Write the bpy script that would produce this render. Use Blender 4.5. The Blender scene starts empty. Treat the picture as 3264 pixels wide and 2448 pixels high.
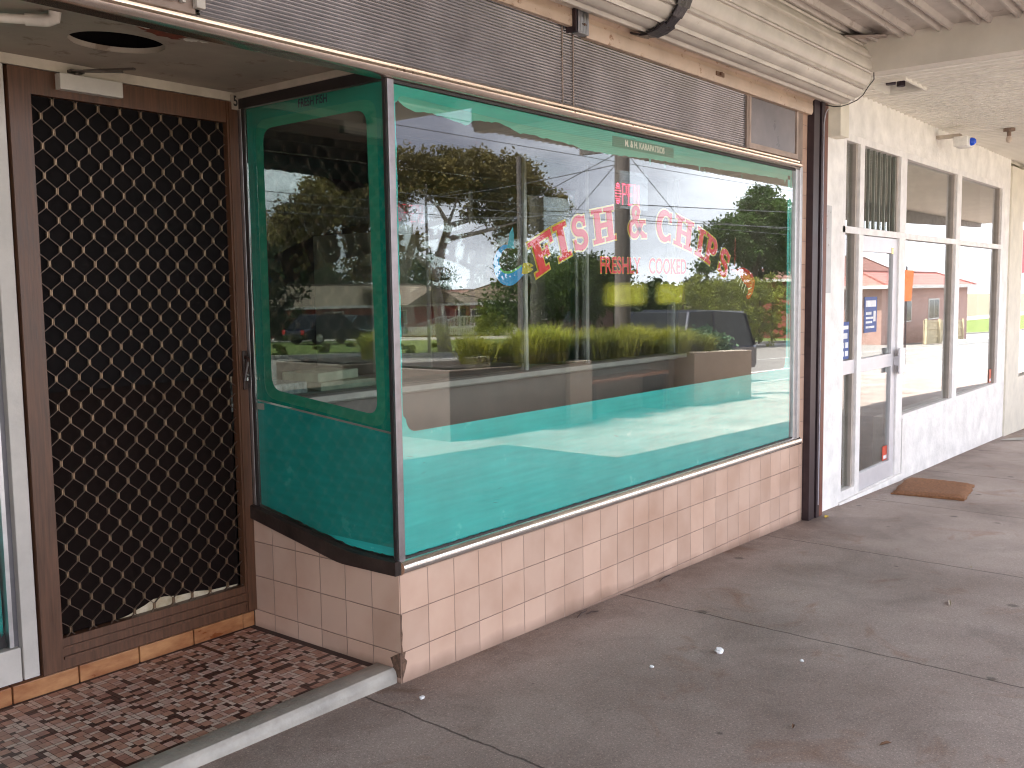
import bpy, bmesh, math, random
import numpy as np
from mathutils import Vector, Matrix
from mathutils.geometry import tessellate_polygon
random.seed(7); RNG = np.random.default_rng(11)
S = bpy.context.scene; COL = S.collection
PI = math.pi
# ---------------------------------------------------------------- camera
cd = bpy.data.cameras.new('camera'); cam = bpy.data.objects.new('camera', cd); COL.objects.link(cam)
cd.sensor_width = 36; cd.lens = 3110.758 / 3264 * 36; cd.clip_end = 2000; cd.clip_start = .02
yaw, pit, rol = 0.675941596, -0.0942985859, -0.0142621453
F_ = Vector((math.cos(pit) * math.cos(yaw), math.cos(pit) * math.sin(yaw), math.sin(pit)))
R_ = Vector((math.sin(yaw), -math.cos(yaw), 0)); U_ = R_.cross(F_)
R2 = R_ * math.cos(rol) + U_ * math.sin(rol); U2 = -R_ * math.sin(rol) + U_ * math.cos(rol)
M_ = Matrix((R2, U2, -F_)).transposed().to_4x4(); M_.translation = Vector((-2.53758, -2.59201, 1.0608))
cam.matrix_world = M_; S.camera = cam
# ---------------------------------------------------------------- world, sun, exposure
SUN = Vector((-.44, -.17, 1)).normalized()          # direction towards the sun
W = bpy.data.worlds.new('World'); S.world = W; W.use_nodes = True
nt = W.node_tree; nt.nodes.clear(); N = nt.nodes.new; L = nt.links.new
sky = N('ShaderNodeTexSky'); sky.sky_type = 'NISHITA'; sky.sun_disc = False
sky.sun_elevation = math.asin(SUN.z); sky.sun_rotation = math.atan2(SUN.x, SUN.y)
sky.air_density = 1.2; sky.dust_density = 1.5
tc = N('ShaderNodeTexCoord'); mp = N('ShaderNodeMapping'); mp.inputs['Scale'].default_value = (1, 1, 2.6)
n1 = N('ShaderNodeTexNoise'); n1.inputs['Scale'].default_value = 2.3; n1.inputs['Detail'].default_value = 9; n1.inputs['Roughness'].default_value = .58
n2 = N('ShaderNodeTexNoise'); n2.inputs['Scale'].default_value = 3.4; n2.inputs['Detail'].default_value = 7
mp2 = N('ShaderNodeMapping'); mp2.inputs['Location'].default_value = (4.2, 1.7, 3.1); mp2.inputs['Scale'].default_value = (1, 1, 2.2)
cov = N('ShaderNodeValToRGB'); cov.color_ramp.elements[0].position = .36; cov.color_ramp.elements[1].position = .50
sh = N('ShaderNodeValToRGB'); e = sh.color_ramp.elements
e[0].position = .36; e[0].color = (.25, .26, .33, 1); e[1].position = .62; e[1].color = (.88, .92, 1.0, 1)
bs = N('ShaderNodeBackground'); bs.inputs[1].default_value = .11
bc = N('ShaderNodeBackground'); bc.inputs[1].default_value = 1.45
mx = N('ShaderNodeMixShader'); wo = N('ShaderNodeOutputWorld')
L(tc.outputs['Generated'], mp.inputs[0]); L(mp.outputs[0], n1.inputs[0]); L(tc.outputs['Generated'], mp2.inputs[0]); L(mp2.outputs[0], n2.inputs[0])
L(n1.outputs[0], cov.inputs[0]); L(n2.outputs[0], sh.inputs[0]); L(sky.outputs[0], bs.inputs[0]); L(sh.outputs[0], bc.inputs[0])
L(cov.outputs[0], mx.inputs[0]); L(bs.outputs[0], mx.inputs[1]); L(bc.outputs[0], mx.inputs[2]); L(mx.outputs[0], wo.inputs[0])
sd = bpy.data.lights.new('sun', 'SUN'); sd.energy = 5.0; sd.angle = math.radians(.5); sd.color = (1, .945, .87)
so = bpy.data.objects.new('sun', sd); COL.objects.link(so); so.rotation_euler = SUN.to_track_quat('Z', 'Y').to_euler()
S.view_settings.view_transform = 'Standard'; S.view_settings.look = 'None'; S.view_settings.gamma = 1
S.view_settings.exposure = 2.15; S.cycles.filter_width = 1.15
S.cycles.max_bounces = 10; S.cycles.transparent_max_bounces = 16; S.cycles.glossy_bounces = 5; S.cycles.sample_clamp_indirect = 6
S.cycles.caustics_reflective = False; S.cycles.caustics_refractive = False

# ---------------------------------------------------------------- helpers
def tag(o, label=None, cat=None, group=None, kind=None):
    if label: o['label'] = label
    if cat: o['category'] = cat
    if group: o['group'] = group
    if kind: o['kind'] = kind
    return o
def empty(name, loc, label, cat, group=None):
    o = bpy.data.objects.new(name, None); COL.objects.link(o); o.location = loc; o.empty_display_size = .1
    return tag(o, label, cat, group)
def GZ(x):
    return float(np.interp(x, [-400, -5, -1, 0, 4.1, 6, 7.8, 10, 20, 60, 120, 400], [-.33, -.33, -.405, -.422, -.545, -.606, -.645, -.70, -1.05, -2.4, -4.2, -6]))
class MB:
    def __init__(s): s.v = []; s.f = []; s.m = []
    def add(s, vs, fs, mi=0):
        b = len(s.v); s.v += [tuple(v) for v in vs]; s.f += [tuple(b + i for i in f) for f in fs]; s.m += [mi] * len(fs); return s
    def box(s, a, b, mi=0):
        x0, x1 = sorted((a[0], b[0])); y0, y1 = sorted((a[1], b[1])); z0, z1 = sorted((a[2], b[2]))
        return s.add([(x0,y0,z0),(x1,y0,z0),(x1,y1,z0),(x0,y1,z0),(x0,y0,z1),(x1,y0,z1),(x1,y1,z1),(x0,y1,z1)],
                     [(0,3,2,1),(4,5,6,7),(0,1,5,4),(1,2,6,5),(2,3,7,6),(3,0,4,7)], mi)
    def obox(s, c, sz, rz=0, mi=0, rx=0):
        m = Matrix.Translation(Vector(c)) @ Matrix.Rotation(rz, 4, 'Z') @ Matrix.Rotation(rx, 4, 'X')
        hx, hy, hz = sz[0]/2, sz[1]/2, sz[2]/2
        vs = [m @ Vector(p) for p in [(-hx,-hy,-hz),(hx,-hy,-hz),(hx,hy,-hz),(-hx,hy,-hz),(-hx,-hy,hz),(hx,-hy,hz),(hx,hy,hz),(-hx,hy,hz)]]
        return s.add(vs, [(0,3,2,1),(4,5,6,7),(0,1,5,4),(1,2,6,5),(2,3,7,6),(3,0,4,7)], mi)
    def tube(s, pts, r, n=8, mi=0, caps=True):
        pts = [Vector(p) for p in pts]; rs = r if isinstance(r, (list, tuple)) else [r] * len(pts)
        rings = []; up = None
        for i, p in enumerate(pts):
            t = (pts[min(i+1, len(pts)-1)] - pts[max(i-1, 0)]).normalized()
            if up is None: up = Vector((0,0,1)) if abs(t.z) < .9 else Vector((1,0,0))
            a = t.cross(up).normalized(); b = a.cross(t).normalized(); up = b
            rings.append([p + (a*math.cos(2*PI*k/n) + b*math.sin(2*PI*k/n)) * rs[i] for k in range(n)])
        vs = [v for g in rings for v in g]; fs = []
        for i in range(len(pts)-1):
            for k in range(n):
                k2 = (k+1) % n; fs.append((i*n+k, i*n+k2, (i+1)*n+k2, (i+1)*n+k))
        if caps: fs += [tuple(range(n))[::-1], tuple(range((len(pts)-1)*n, len(pts)*n))]
        return s.add(vs, fs, mi)
    def extr(s, prof, axis, a, b, mi=0, caps=True):   # profile of (u,v): axis x -> (y,z); y -> (x,z); z -> (x,y)
        def P(u, v, t): return {'x': (t,u,v), 'y': (u,t,v), 'z': (u,v,t)}[axis]
        n = len(prof); vs = [P(u,v,a) for u,v in prof] + [P(u,v,b) for u,v in prof]
        fs = [(i, (i+1)%n, n+(i+1)%n, n+i) for i in range(n)]
        if caps: fs += [tuple(range(n))[::-1], tuple(range(n, 2*n))]
        return s.add(vs, fs, mi)
    def build(s, name, mats, parent=None, smooth=False, bevel=0, label=None):
        me = bpy.data.meshes.new(name); me.from_pydata(s.v, [], s.f)
        if not isinstance(mats, (list, tuple)): mats = [mats]
        for m in mats: me.materials.append(m)
        me.polygons.foreach_set('material_index', s.m)
        o = bpy.data.objects.new(name, me); COL.objects.link(o)
        bm = bmesh.new(); bm.from_mesh(me); bmesh.ops.recalc_face_normals(bm, faces=bm.faces); bm.to_mesh(me); bm.free()
        if smooth:
            me.polygons.foreach_set('use_smooth', [True]*len(me.polygons))
            me.set_sharp_from_angle(angle=math.radians(40))
        if parent: attach(o, parent)
        if bevel:
            md = o.modifiers.new('bevel', 'BEVEL'); md.width = bevel; md.segments = 2; md.limit_method = 'ANGLE'; md.angle_limit = math.radians(35)
        if label: o['label'] = label
        return o
def attach(o, p):
    o.parent = p
    if p.parent is None: o.matrix_parent_inverse = Matrix.Translation(-Vector(p.location))
SPLIT = {'mullion', 'mullion_side', 'peeling_patch', 'painted_side_strip', 'black_decal', 'white_cleat', 'transom_post', 'painted_drip', 'scratch', 'security_bar', 'screw', 'orange_threshold_tile', 'purlin', 'bolt', 'hanging_cord', 'window_pane', 'transom_pane', 'door_handle', 'hatch_fitting', 'door_pane', 'chipped_corner', 'window_frame'}
def split_loose():
    for o in list(COL.objects):
        if o.type != 'MESH' or o.name.split('.')[0] not in SPLIT or not o.parent: continue
        me = o.data; n = len(me.vertices); par = list(range(n))
        def fd(i):
            while par[i] != i: par[i] = par[par[i]]; i = par[i]
            return i
        for e in me.edges: par[fd(e.vertices[0])] = fd(e.vertices[1])
        co = [v.co.copy() for v in me.vertices]; isl = {}
        for i in range(n): isl.setdefault(fd(i), []).append(i)
        gs = [([i for i in v], [min(co[i][k] for i in v) for k in range(3)], [max(co[i][k] for i in v) for k in range(3)]) for v in isl.values()]
        ch = True
        while ch:
            ch = False
            for a in range(len(gs)):
                for b in range(a+1, len(gs)):
                    if all(gs[a][1][k]-.003 <= gs[b][2][k] and gs[b][1][k]-.003 <= gs[a][2][k] for k in range(3)):
                        A, B = gs[a], gs.pop(b); gs[a] = (A[0]+B[0], [min(x, y) for x, y in zip(A[1], B[1])], [max(x, y) for x, y in zip(A[2], B[2])]); ch = True; break
                if ch: break
        if len(gs) < 2: continue
        nm = o.name.split('.')[0]; polys = [(tuple(p.vertices), p.material_index) for p in me.polygons]
        for gi, g in enumerate(gs):
            mp = {i: k for k, i in enumerate(g[0])}; nme = bpy.data.meshes.new(nm)
            sel = [(p, mi) for p, mi in polys if p[0] in mp]
            nme.from_pydata([co[i] for i in g[0]], [], [tuple(mp[i] for i in p) for p, mi in sel])
            for m in me.materials: nme.materials.append(m)
            nme.polygons.foreach_set('material_index', [mi for p, mi in sel])
            if gi == 0: o.data = nme; continue
            c = o.copy(); c.data = nme; COL.objects.link(c)
            for ch_ in list(o.children):
                pass
def fastmesh(name, V, Fq, mat, parent=None):          # numpy quads
    me = bpy.data.meshes.new(name); n = len(V); k = len(Fq); w = Fq.shape[1]
    me.vertices.add(n); me.vertices.foreach_set('co', V.astype(np.float32).ravel())
    me.loops.add(k*w); me.loops.foreach_set('vertex_index', Fq.astype(np.int32).ravel())
    me.polygons.add(k); me.polygons.foreach_set('loop_start', np.arange(0, k*w, w, dtype=np.int32))
    me.update(calc_edges=True); me.validate()
    me.materials.append(mat); o = bpy.data.objects.new(name, me); COL.objects.link(o)
    if parent: attach(o, parent)
    return o

# ---------------------------------------------------------------- materials
def lin(r, g, b):
    f = lambda c: (c/255/12.92) if c/255 <= .04045 else ((c/255+.055)/1.055)**2.4
    return (f(r), f(g), f(b))
def nmat(name):
    m = bpy.data.materials.new(name); m.use_nodes = True; t = m.node_tree; return m, t, t.nodes['Principled BSDF']
def mat(name, c, rough=.6, metal=0, var=.25, scale=8, bump=0, bscale=60, c2=None, spec=.5, detail=6, stretch=(1,1,1), coat=0, rvar=.1):
    m, t, p = nmat(name); n = t.nodes.new; l = t.links.new
    tcn = n('ShaderNodeTexCoord'); mpn = n('ShaderNodeMapping'); mpn.inputs['Scale'].default_value = stretch
    l(tcn.outputs['Object'], mpn.inputs[0])
    no = n('ShaderNodeTexNoise'); no.inputs['Scale'].default_value = scale; no.inputs['Detail'].default_value = detail; no.inputs['Roughness'].default_value = .6
    l(mpn.outputs[0], no.inputs[0])
    r = n('ShaderNodeValToRGB'); a = tuple(x*(1-var) for x in c); b = c2 or tuple(min(1, x*(1+var)) for x in c)
    r.color_ramp.elements[0].position = .3; r.color_ramp.elements[1].position = .7
    r.color_ramp.elements[0].color = (*a, 1); r.color_ramp.elements[1].color = (*b, 1)
    l(no.outputs[0], r.inputs[0]); l(r.outputs[0], p.inputs['Base Color'])
    mr = n('ShaderNodeMapRange'); mr.inputs[3].default_value = max(0, rough-rvar); mr.inputs[4].default_value = min(1, rough+rvar)
    l(no.outputs[0], mr.inputs[0]); l(mr.outputs[0], p.inputs['Roughness'])
    p.inputs['Metallic'].default_value = metal; p.inputs['Specular IOR Level'].default_value = spec
    if coat: p.inputs['Coat Weight'].default_value = coat; p.inputs['Coat Roughness'].default_value = .08
    if bump:
        nb = n('ShaderNodeTexNoise'); nb.inputs['Scale'].default_value = bscale; nb.inputs['Detail'].default_value = 5
        l(mpn.outputs[0], nb.inputs[0]); bp = n('ShaderNodeBump'); bp.inputs['Strength'].default_value = 1; bp.inputs['Distance'].default_value = bump
        l(nb.outputs[0], bp.inputs['Height']); l(bp.outputs[0], p.inputs['Normal'])
    return m
def worn(name, base, under, amount=.5, scale=30, rough=.6, metal=0, bump=.001, var=.15):   # paint with chips/stains of a second colour
    m = mat(name, base, rough, metal, var, 5, bump, scale*1.5); t = m.node_tree; p = t.nodes['Principled BSDF']; n = t.nodes.new; l = t.links.new
    src = p.inputs['Base Color'].links[0].from_socket
    no = n('ShaderNodeTexNoise'); no.inputs['Scale'].default_value = scale; no.inputs['Detail'].default_value = 8; no.inputs['Roughness'].default_value = .7
    tcn = n('ShaderNodeTexCoord'); l(tcn.outputs['Object'], no.inputs[0])
    r = n('ShaderNodeValToRGB'); r.color_ramp.elements[0].position = 1-amount; r.color_ramp.elements[1].position = min(1, 1-amount+.06)
    l(no.outputs[0], r.inputs[0]); x = n('ShaderNodeMix'); x.data_type = 'RGBA'
    l(r.outputs[0], x.inputs[0]); l(src, x.inputs[6]); x.inputs[7].default_value = (*under, 1); l(x.outputs[2], p.inputs['Base Color'])
    return m
def glass(name, tint=(.93, .96, .94), k=1.0, f0=.042, dirt=.012):
    m = bpy.data.materials.new(name); m.use_nodes = True; t = m.node_tree; t.nodes.clear(); n = t.nodes.new; l = t.links.new
    g = n('ShaderNodeNewGeometry'); d = n('ShaderNodeVectorMath'); d.operation = 'DOT_PRODUCT'
    l(g.outputs['Normal'], d.inputs[0]); l(g.outputs['Incoming'], d.inputs[1])
    def ma(op, a, b=None):
        q = n('ShaderNodeMath'); q.operation = op; q.use_clamp = False
        for i, x in enumerate((a, b)):
            if x is None: continue
            if isinstance(x, (int, float)): q.inputs[i].default_value = x
            else: l(x, q.inputs[i])
        return q.outputs[0]
    c = ma('ABSOLUTE', d.outputs['Value']); o = ma('SUBTRACT', 1.0, c); p5 = ma('POWER', o, 5.0)
    fr = ma('ADD', ma('MULTIPLY', p5, 1-f0), f0); fr = ma('MULTIPLY', fr, k); fr = ma('MINIMUM', fr, 1.0)
    tr = n('ShaderNodeBsdfTransparent'); tr.inputs[0].default_value = (*tint, 1)
    gl = n('ShaderNodeBsdfGlossy'); gl.inputs['Roughness'].default_value = 0
    mxn = n('ShaderNodeMixShader'); l(fr, mxn.inputs[0]); l(tr.outputs[0], mxn.inputs[1]); l(gl.outputs[0], mxn.inputs[2])
    df = n('ShaderNodeBsdfDiffuse'); df.inputs[0].default_value = (.5, .5, .48, 1)
    no = n('ShaderNodeTexNoise'); no.inputs['Scale'].default_value = 5; no.inputs['Detail'].default_value = 6
    tcn = n('ShaderNodeTexCoord'); mpn = n('ShaderNodeMapping'); mpn.inputs['Scale'].default_value = (1, 1, .25); l(tcn.outputs['Object'], mpn.inputs[0]); l(mpn.outputs[0], no.inputs[0])
    mm = n('ShaderNodeMapRange'); mm.inputs[1].default_value = .4; mm.inputs[2].default_value = .8; mm.inputs[4].default_value = dirt; l(no.outputs[0], mm.inputs[0])
    mx3 = n('ShaderNodeMixShader'); l(mm.outputs[0], mx3.inputs[0]); l(mxn.outputs[0], mx3.inputs[1]); l(df.outputs[0], mx3.inputs[2])
    out = n('ShaderNodeOutputMaterial'); l(mx3.outputs[0], out.inputs[0]); return m
def emis(name, c, s):
    m, t, p = nmat(name); p.inputs['Base Color'].default_value = (*c, 1); p.inputs['Emission Color'].default_value = (*c, 1); p.inputs['Emission Strength'].default_value = s; return m
def banded(name, c, dark, period, axis='Z', duty=.12, rough=.6, bump=.004, var=.2, joint=None):   # tile courses, boards, ribs
    m = mat(name, c, rough, 0, var, 6, 0); t = m.node_tree; p = t.nodes['Principled BSDF']; n = t.nodes.new; l = t.links.new
    src = p.inputs['Base Color'].links[0].from_socket
    tcn = n('ShaderNodeTexCoord'); sp = n('ShaderNodeSeparateXYZ'); l(tcn.outputs['Object'], sp.inputs[0])
    def tri(ax, per):
        a = n('ShaderNodeMath'); a.operation = 'DIVIDE'; l(sp.outputs[ax], a.inputs[0]); a.inputs[1].default_value = per
        f = n('ShaderNodeMath'); f.operation = 'FRACT'; l(a.outputs[0], f.inputs[0]); return f
    f = tri(axis, period); g = n('ShaderNodeMath'); g.operation = 'LESS_THAN'; l(f.outputs[0], g.inputs[0]); g.inputs[1].default_value = duty
    fac = g.outputs[0]
    if joint:
        f2 = tri(joint[0], joint[1]); g2 = n('ShaderNodeMath'); g2.operation = 'LESS_THAN'; l(f2.outputs[0], g2.inputs[0]); g2.inputs[1].default_value = joint[2]
        mxm = n('ShaderNodeMath'); mxm.operation = 'MAXIMUM'; l(fac, mxm.inputs[0]); l(g2.outputs[0], mxm.inputs[1]); fac = mxm.outputs[0]
    x = n('ShaderNodeMix'); x.data_type = 'RGBA'; l(fac, x.inputs[0]); l(src, x.inputs[6]); x.inputs[7].default_value = (*dark, 1); l(x.outputs[2], p.inputs['Base Color'])
    if bump:
        bp = n('ShaderNodeBump'); bp.inputs['Distance'].default_value = bump; l(f.outputs[0], bp.inputs['Height']); l(bp.outputs[0], p.inputs['Normal'])
    return m

def pavement_mat():
    m, t, p = nmat('pavement_concrete'); n = t.nodes.new; l = t.links.new
    tcn = n('ShaderNodeTexCoord'); ob = tcn.outputs['Object']
    def noise(s, d=6, r=.6, dist=0):
        q = n('ShaderNodeTexNoise'); q.inputs['Scale'].default_value = s; q.inputs['Detail'].default_value = d; q.inputs['Roughness'].default_value = r; q.inputs['Distortion'].default_value = dist; l(ob, q.inputs[0]); return q.outputs[0]
    def ramp(src, stops):
        q = n('ShaderNodeValToRGB'); cr = q.color_ramp
        while len(cr.elements) < len(stops): cr.elements.new(.5)
        for e_, (pos, c) in zip(cr.elements, stops): e_.position = pos; e_.color = (*c, 1) if isinstance(c, tuple) else (c, c, c, 1)
        l(src, q.inputs[0]); return q.outputs[0]
    def mul(a, b, f=1, mode='MULTIPLY'):
        x = n('ShaderNodeMix'); x.data_type = 'RGBA'; x.blend_type = mode
        if isinstance(f, (int, float)): x.inputs[0].default_value = f
        else: l(f, x.inputs[0])
        for i, s_ in ((6, a), (7, b)):
            if isinstance(s_, tuple): x.inputs[i].default_value = (*s_, 1)
            else: l(s_, x.inputs[i])
        return x.outputs[2]
    base = ramp(noise(1.1, 5), [(.3, (.262, .206, .178)), (.7, (.43, .36, .322))])
    base = mul(base, ramp(noise(120, 4, .8), [(.3, .52), (.5, 1.0), (.75, 1.4)]), .75)
    base = mul(base, ramp(noise(420, 2, .8), [(.35, .6), (.6, 1.1)]), .7)
    st = ramp(noise(1.6, 7, .68, .6), [(.5, 1.0), (.68, .72)]); base = mul(base, st, .9)
    rs = ramp(noise(2.3, 4, .7, 1), [(.58, (1., 1., 1.)), (.74, (.78, .6, .5))]); base = mul(base, rs, .8)
    vo = n('ShaderNodeTexVoronoi'); vo.voronoi_dimensions = '2D'; vo.inputs['Scale'].default_value = 1.9; vo.inputs['Randomness'].default_value = 1; l(ob, vo.inputs[0])
    sc = n('ShaderNodeSeparateColor'); l(vo.outputs['Color'], sc.inputs[0]); am = n('ShaderNodeMath'); am.operation = 'MULTIPLY_ADD'; l(sc.outputs[0], am.inputs[0]); am.inputs[1].default_value = 2.2; am.inputs[2].default_value = -.95
    am2 = n('ShaderNodeMath'); am2.operation = 'MAXIMUM'; l(am.outputs[0], am2.inputs[0]); am2.inputs[1].default_value = .02
    dn = n('ShaderNodeMath'); dn.operation = 'MULTIPLY_ADD'; l(noise(40, 3), dn.inputs[0]); dn.inputs[1].default_value = .02; l(vo.outputs['Distance'], dn.inputs[2])
    dv = n('ShaderNodeMath'); dv.operation = 'DIVIDE'; l(dn.outputs[0], dv.inputs[0]); l(am2.outputs[0], dv.inputs[1])
    gum = ramp(dv.outputs[0], [(.040, .38), (.050, .7), (.07, 1.0)]); base = mul(base, gum, .85)
    vo2 = n('ShaderNodeTexVoronoi'); vo2.voronoi_dimensions = '2D'; vo2.inputs['Scale'].default_value = 42; l(ob, vo2.inputs[0])
    base = mul(base, ramp(vo2.outputs['Distance'], [(.07, (2.1, 2.05, 2.0)), (.12, (1., 1., 1.))]), .5)
    sp = n('ShaderNodeSeparateXYZ'); l(ob, sp.inputs[0])
    # grime that gathers along the foot of the shop front (dirt, with its own ragged shape)
    nm = n('ShaderNodeMath'); nm.operation = 'MULTIPLY_ADD'; l(noise(6, 6, .7), nm.inputs[0]); nm.inputs[1].default_value = -.55; l(sp.outputs['Y'], nm.inputs[2])
    gr = ramp(nm.outputs[0], [(0, 1.0)]) if False else None
    mr = n('ShaderNodeMapRange'); l(nm.outputs[0], mr.inputs[0]); mr.inputs[1].default_value = -.52; mr.inputs[2].default_value = -.26; mr.inputs[3].default_value = 0; mr.inputs[4].default_value = .55
    base = mul(base, (.42, .33, .28), mr.outputs[0])
    # saw cuts between slabs every 1.72 m and the long joint beside the neighbour
    wob = n('ShaderNodeMath'); wob.operation = 'MULTIPLY_ADD'; l(noise(9, 3), wob.inputs[0]); wob.inputs[1].default_value = .03; l(sp.outputs['X'], wob.inputs[2])
    tilt = n('ShaderNodeMath'); tilt.operation = 'MULTIPLY_ADD'; l(sp.outputs['Y'], tilt.inputs[0]); tilt.inputs[1].default_value = -.045; l(wob.outputs[0], tilt.inputs[2])
    a = n('ShaderNodeMath'); a.operation = 'MULTIPLY_ADD'; l(tilt.outputs[0], a.inputs[0]); a.inputs[1].default_value = 1/1.72; a.inputs[2].default_value = -1.56/1.72+10
    f = n('ShaderNodeMath'); f.operation = 'FRACT'; l(a.outputs[0], f.inputs[0])
    pp = n('ShaderNodeMath'); pp.operation = 'PINGPONG'; l(f.outputs[0], pp.inputs[0]); pp.inputs[1].default_value = .5
    jn = ramp(pp.outputs[0], [(.0, .30), (.0018, .42), (.0036, 1.0)]); base = mul(base, jn, 1.0)
    l(base, p.inputs['Base Color'])
    p.inputs['Roughness'].default_value = .72; p.inputs['Specular IOR Level'].default_value = .35
    bp = n('ShaderNodeBump'); bp.inputs['Distance'].default_value = .0015; l(noise(180, 5, .75), bp.inputs['Height'])
    bp2 = n('ShaderNodeBump'); bp2.inputs['Distance'].default_value = .01; l(jn, bp2.inputs['Height']); l(bp.outputs[0], bp2.inputs['Normal']); l(bp2.outputs[0], p.inputs['Normal'])
    return m

def tile_mat(name, c, offx=0.0, axis='X'):     # 152 mm glazed tiles, grout lines, grid starts at the sill (z=0) and the corner
    m, t, p = nmat(name); n = t.nodes.new; l = t.links.new
    tcn = n('ShaderNodeTexCoord'); sp = n('ShaderNodeSeparateXYZ'); l(tcn.outputs['Object'], sp.inputs[0])
    no = n('ShaderNodeTexNoise'); no.inputs['Scale'].default_value = 3; no.inputs['Detail'].default_value = 6; l(tcn.outputs['Object'], no.inputs[0])
    def edge(ax, off):
        a = n('ShaderNodeMath'); a.operation = 'MULTIPLY_ADD'; l(sp.outputs[ax], a.inputs[0]); a.inputs[1].default_value = 1/.152; a.inputs[2].default_value = 40+off
        f = n('ShaderNodeMath'); f.operation = 'FRACT'; l(a.outputs[0], f.inputs[0])
        q = n('ShaderNodeMath'); q.operation = 'PINGPONG'; l(f.outputs[0], q.inputs[0]); q.inputs[1].default_value = .5
        fl = n('ShaderNodeMath'); fl.operation = 'FLOOR'; l(a.outputs[0], fl.inputs[0]); return q.outputs[0], fl.outputs[0]
    e1, i1 = edge(axis, offx); e2, i2 = edge('Z', 0)
    mn = n('ShaderNodeMath'); mn.operation = 'MINIMUM'; l(e1, mn.inputs[0]); l(e2, mn.inputs[1])
    r = n('ShaderNodeValToRGB'); r.color_ramp.elements[0].position = .006; r.color_ramp.elements[1].position = .013; l(mn.outputs[0], r.inputs[0])
    cb = n('ShaderNodeCombineXYZ'); l(i1, cb.inputs[0]); l(i2, cb.inputs[1])
    wn = n('ShaderNodeTexWhiteNoise'); l(cb.outputs[0], wn.inputs[0])
    hv = n('ShaderNodeHueSaturation'); hv.inputs['Color'].default_value = (*c, 1)
    mr = n('ShaderNodeMapRange'); l(wn.outputs['Value'], mr.inputs[0]); mr.inputs[3].default_value = .90; mr.inputs[4].default_value = 1.06; l(mr.outputs[0], hv.inputs['Value'])
    x0 = n('ShaderNodeMix'); x0.data_type = 'RGBA'; x0.blend_type = 'MULTIPLY'; l(hv.outputs[0], x0.inputs[6])
    r0 = n('ShaderNodeValToRGB'); r0.color_ramp.elements[0].position = .42; r0.color_ramp.elements[0].color = (1,1,1,1); r0.color_ramp.elements[1].position = .8; r0.color_ramp.elements[1].color = (.72,.62,.55,1); l(no.outputs[0], r0.inputs[0]); l(r0.outputs[0], x0.inputs[7]); x0.inputs[0].default_value = .7
    # splash dirt along the bottom course
    g0 = n('ShaderNodeMath'); g0.operation = 'MULTIPLY_ADD'; l(no.outputs[0], g0.inputs[0]); g0.inputs[1].default_value = -.10
    gx = n('ShaderNodeMath'); gx.operation = 'MULTIPLY_ADD'; l(sp.outputs['X'], gx.inputs[0]); gx.inputs[1].default_value = .032; l(sp.outputs['Z'], gx.inputs[2]); l(gx.outputs[0], g0.inputs[2])
    mr2 = n('ShaderNodeMapRange'); l(g0.outputs[0], mr2.inputs[0]); mr2.inputs[1].default_value = -.405; mr2.inputs[2].default_value = -.475; mr2.inputs[4].default_value = .7
    x1 = n('ShaderNodeMix'); x1.data_type = 'RGBA'; l(mr2.outputs[0], x1.inputs[0]); l(x0.outputs[2], x1.inputs[6]); x1.inputs[7].default_value = (.17, .11, .085, 1)
    x = n('ShaderNodeMix'); x.data_type = 'RGBA'; l(r.outputs[0], x.inputs[0]); x.inputs[6].default_value = (.27, .175, .135, 1); l(x1.outputs[2], x.inputs[7])
    l(x.outputs[2], p.inputs['Base Color'])
    rr = n('ShaderNodeMapRange'); l(r.outputs[0], rr.inputs[0]); rr.inputs[3].default_value = .9; rr.inputs[4].default_value = .26; l(rr.outputs[0], p.inputs['Roughness'])
    bp = n('ShaderNodeBump'); bp.inputs['Distance'].default_value = .0025; l(r.outputs[0], bp.inputs['Height'])
    b2 = n('ShaderNodeBump'); b2.inputs['Distance'].default_value = .0012; nw = n('ShaderNodeTexNoise'); nw.inputs['Scale'].default_value = 12; l(tcn.outputs['Object'], nw.inputs[0]); l(nw.outputs[0], b2.inputs['Height']); l(bp.outputs[0], b2.inputs['Normal']); l(b2.outputs[0], p.inputs['Normal'])
    return m

PAVE = pavement_mat()
TILE = tile_mat('pink_glazed_tile', (.61, .42, .325)); TILE_Y = tile_mat('pink_glazed_tile_side', (.61, .42, .325), 0, 'Y')
JTILE = tile_mat('pink_glazed_tile_jamb', (.61, .42, .325), .2)
ASPH = mat('asphalt', (.215, .198, .18), .85, 0, .2, 3, .004, 90)
KERB = mat('kerb_concrete', (.36, .34, .31), .8, 0, .2, 9, .002)
STEP = mat('step_concrete', (.37, .34, .30), .45, 0, .28, 6, .002, 70)
CHROME = mat('worn_chrome', (.90, .88, .86), .15, 1, .12, 30, .0006, 20, rvar=.1, stretch=(.2, 1, 1))
BRONZE = mat('bronzed_aluminium_rail', (.88, .76, .64), .21, 1, .12, 12, .0003, 40, rvar=.08, stretch=(.1, 1, 1))
ALU = mat('dull_aluminium', (.52, .50, .50), .38, 1, .12, 20)
DARKSEAL = mat('black_rubber', (.022, .016, .015), .6, 0, .3, 20)
DARKWOOD = mat('dark_stained_sill', (.035, .022, .018), .42, 0, .5, 12, .001)
PANE = glass('shop_glass', k=1.9)
PANE_IN = glass('partition_glass', k=2.2, dirt=.01)
PANE_FAR = glass('neighbour_glass', k=2.1, dirt=.015)
def paint(name, c, rough=.22, var=.08): return mat(name, c, rough, 0, var, 4, 0, coat=.0, rvar=.05)
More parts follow.
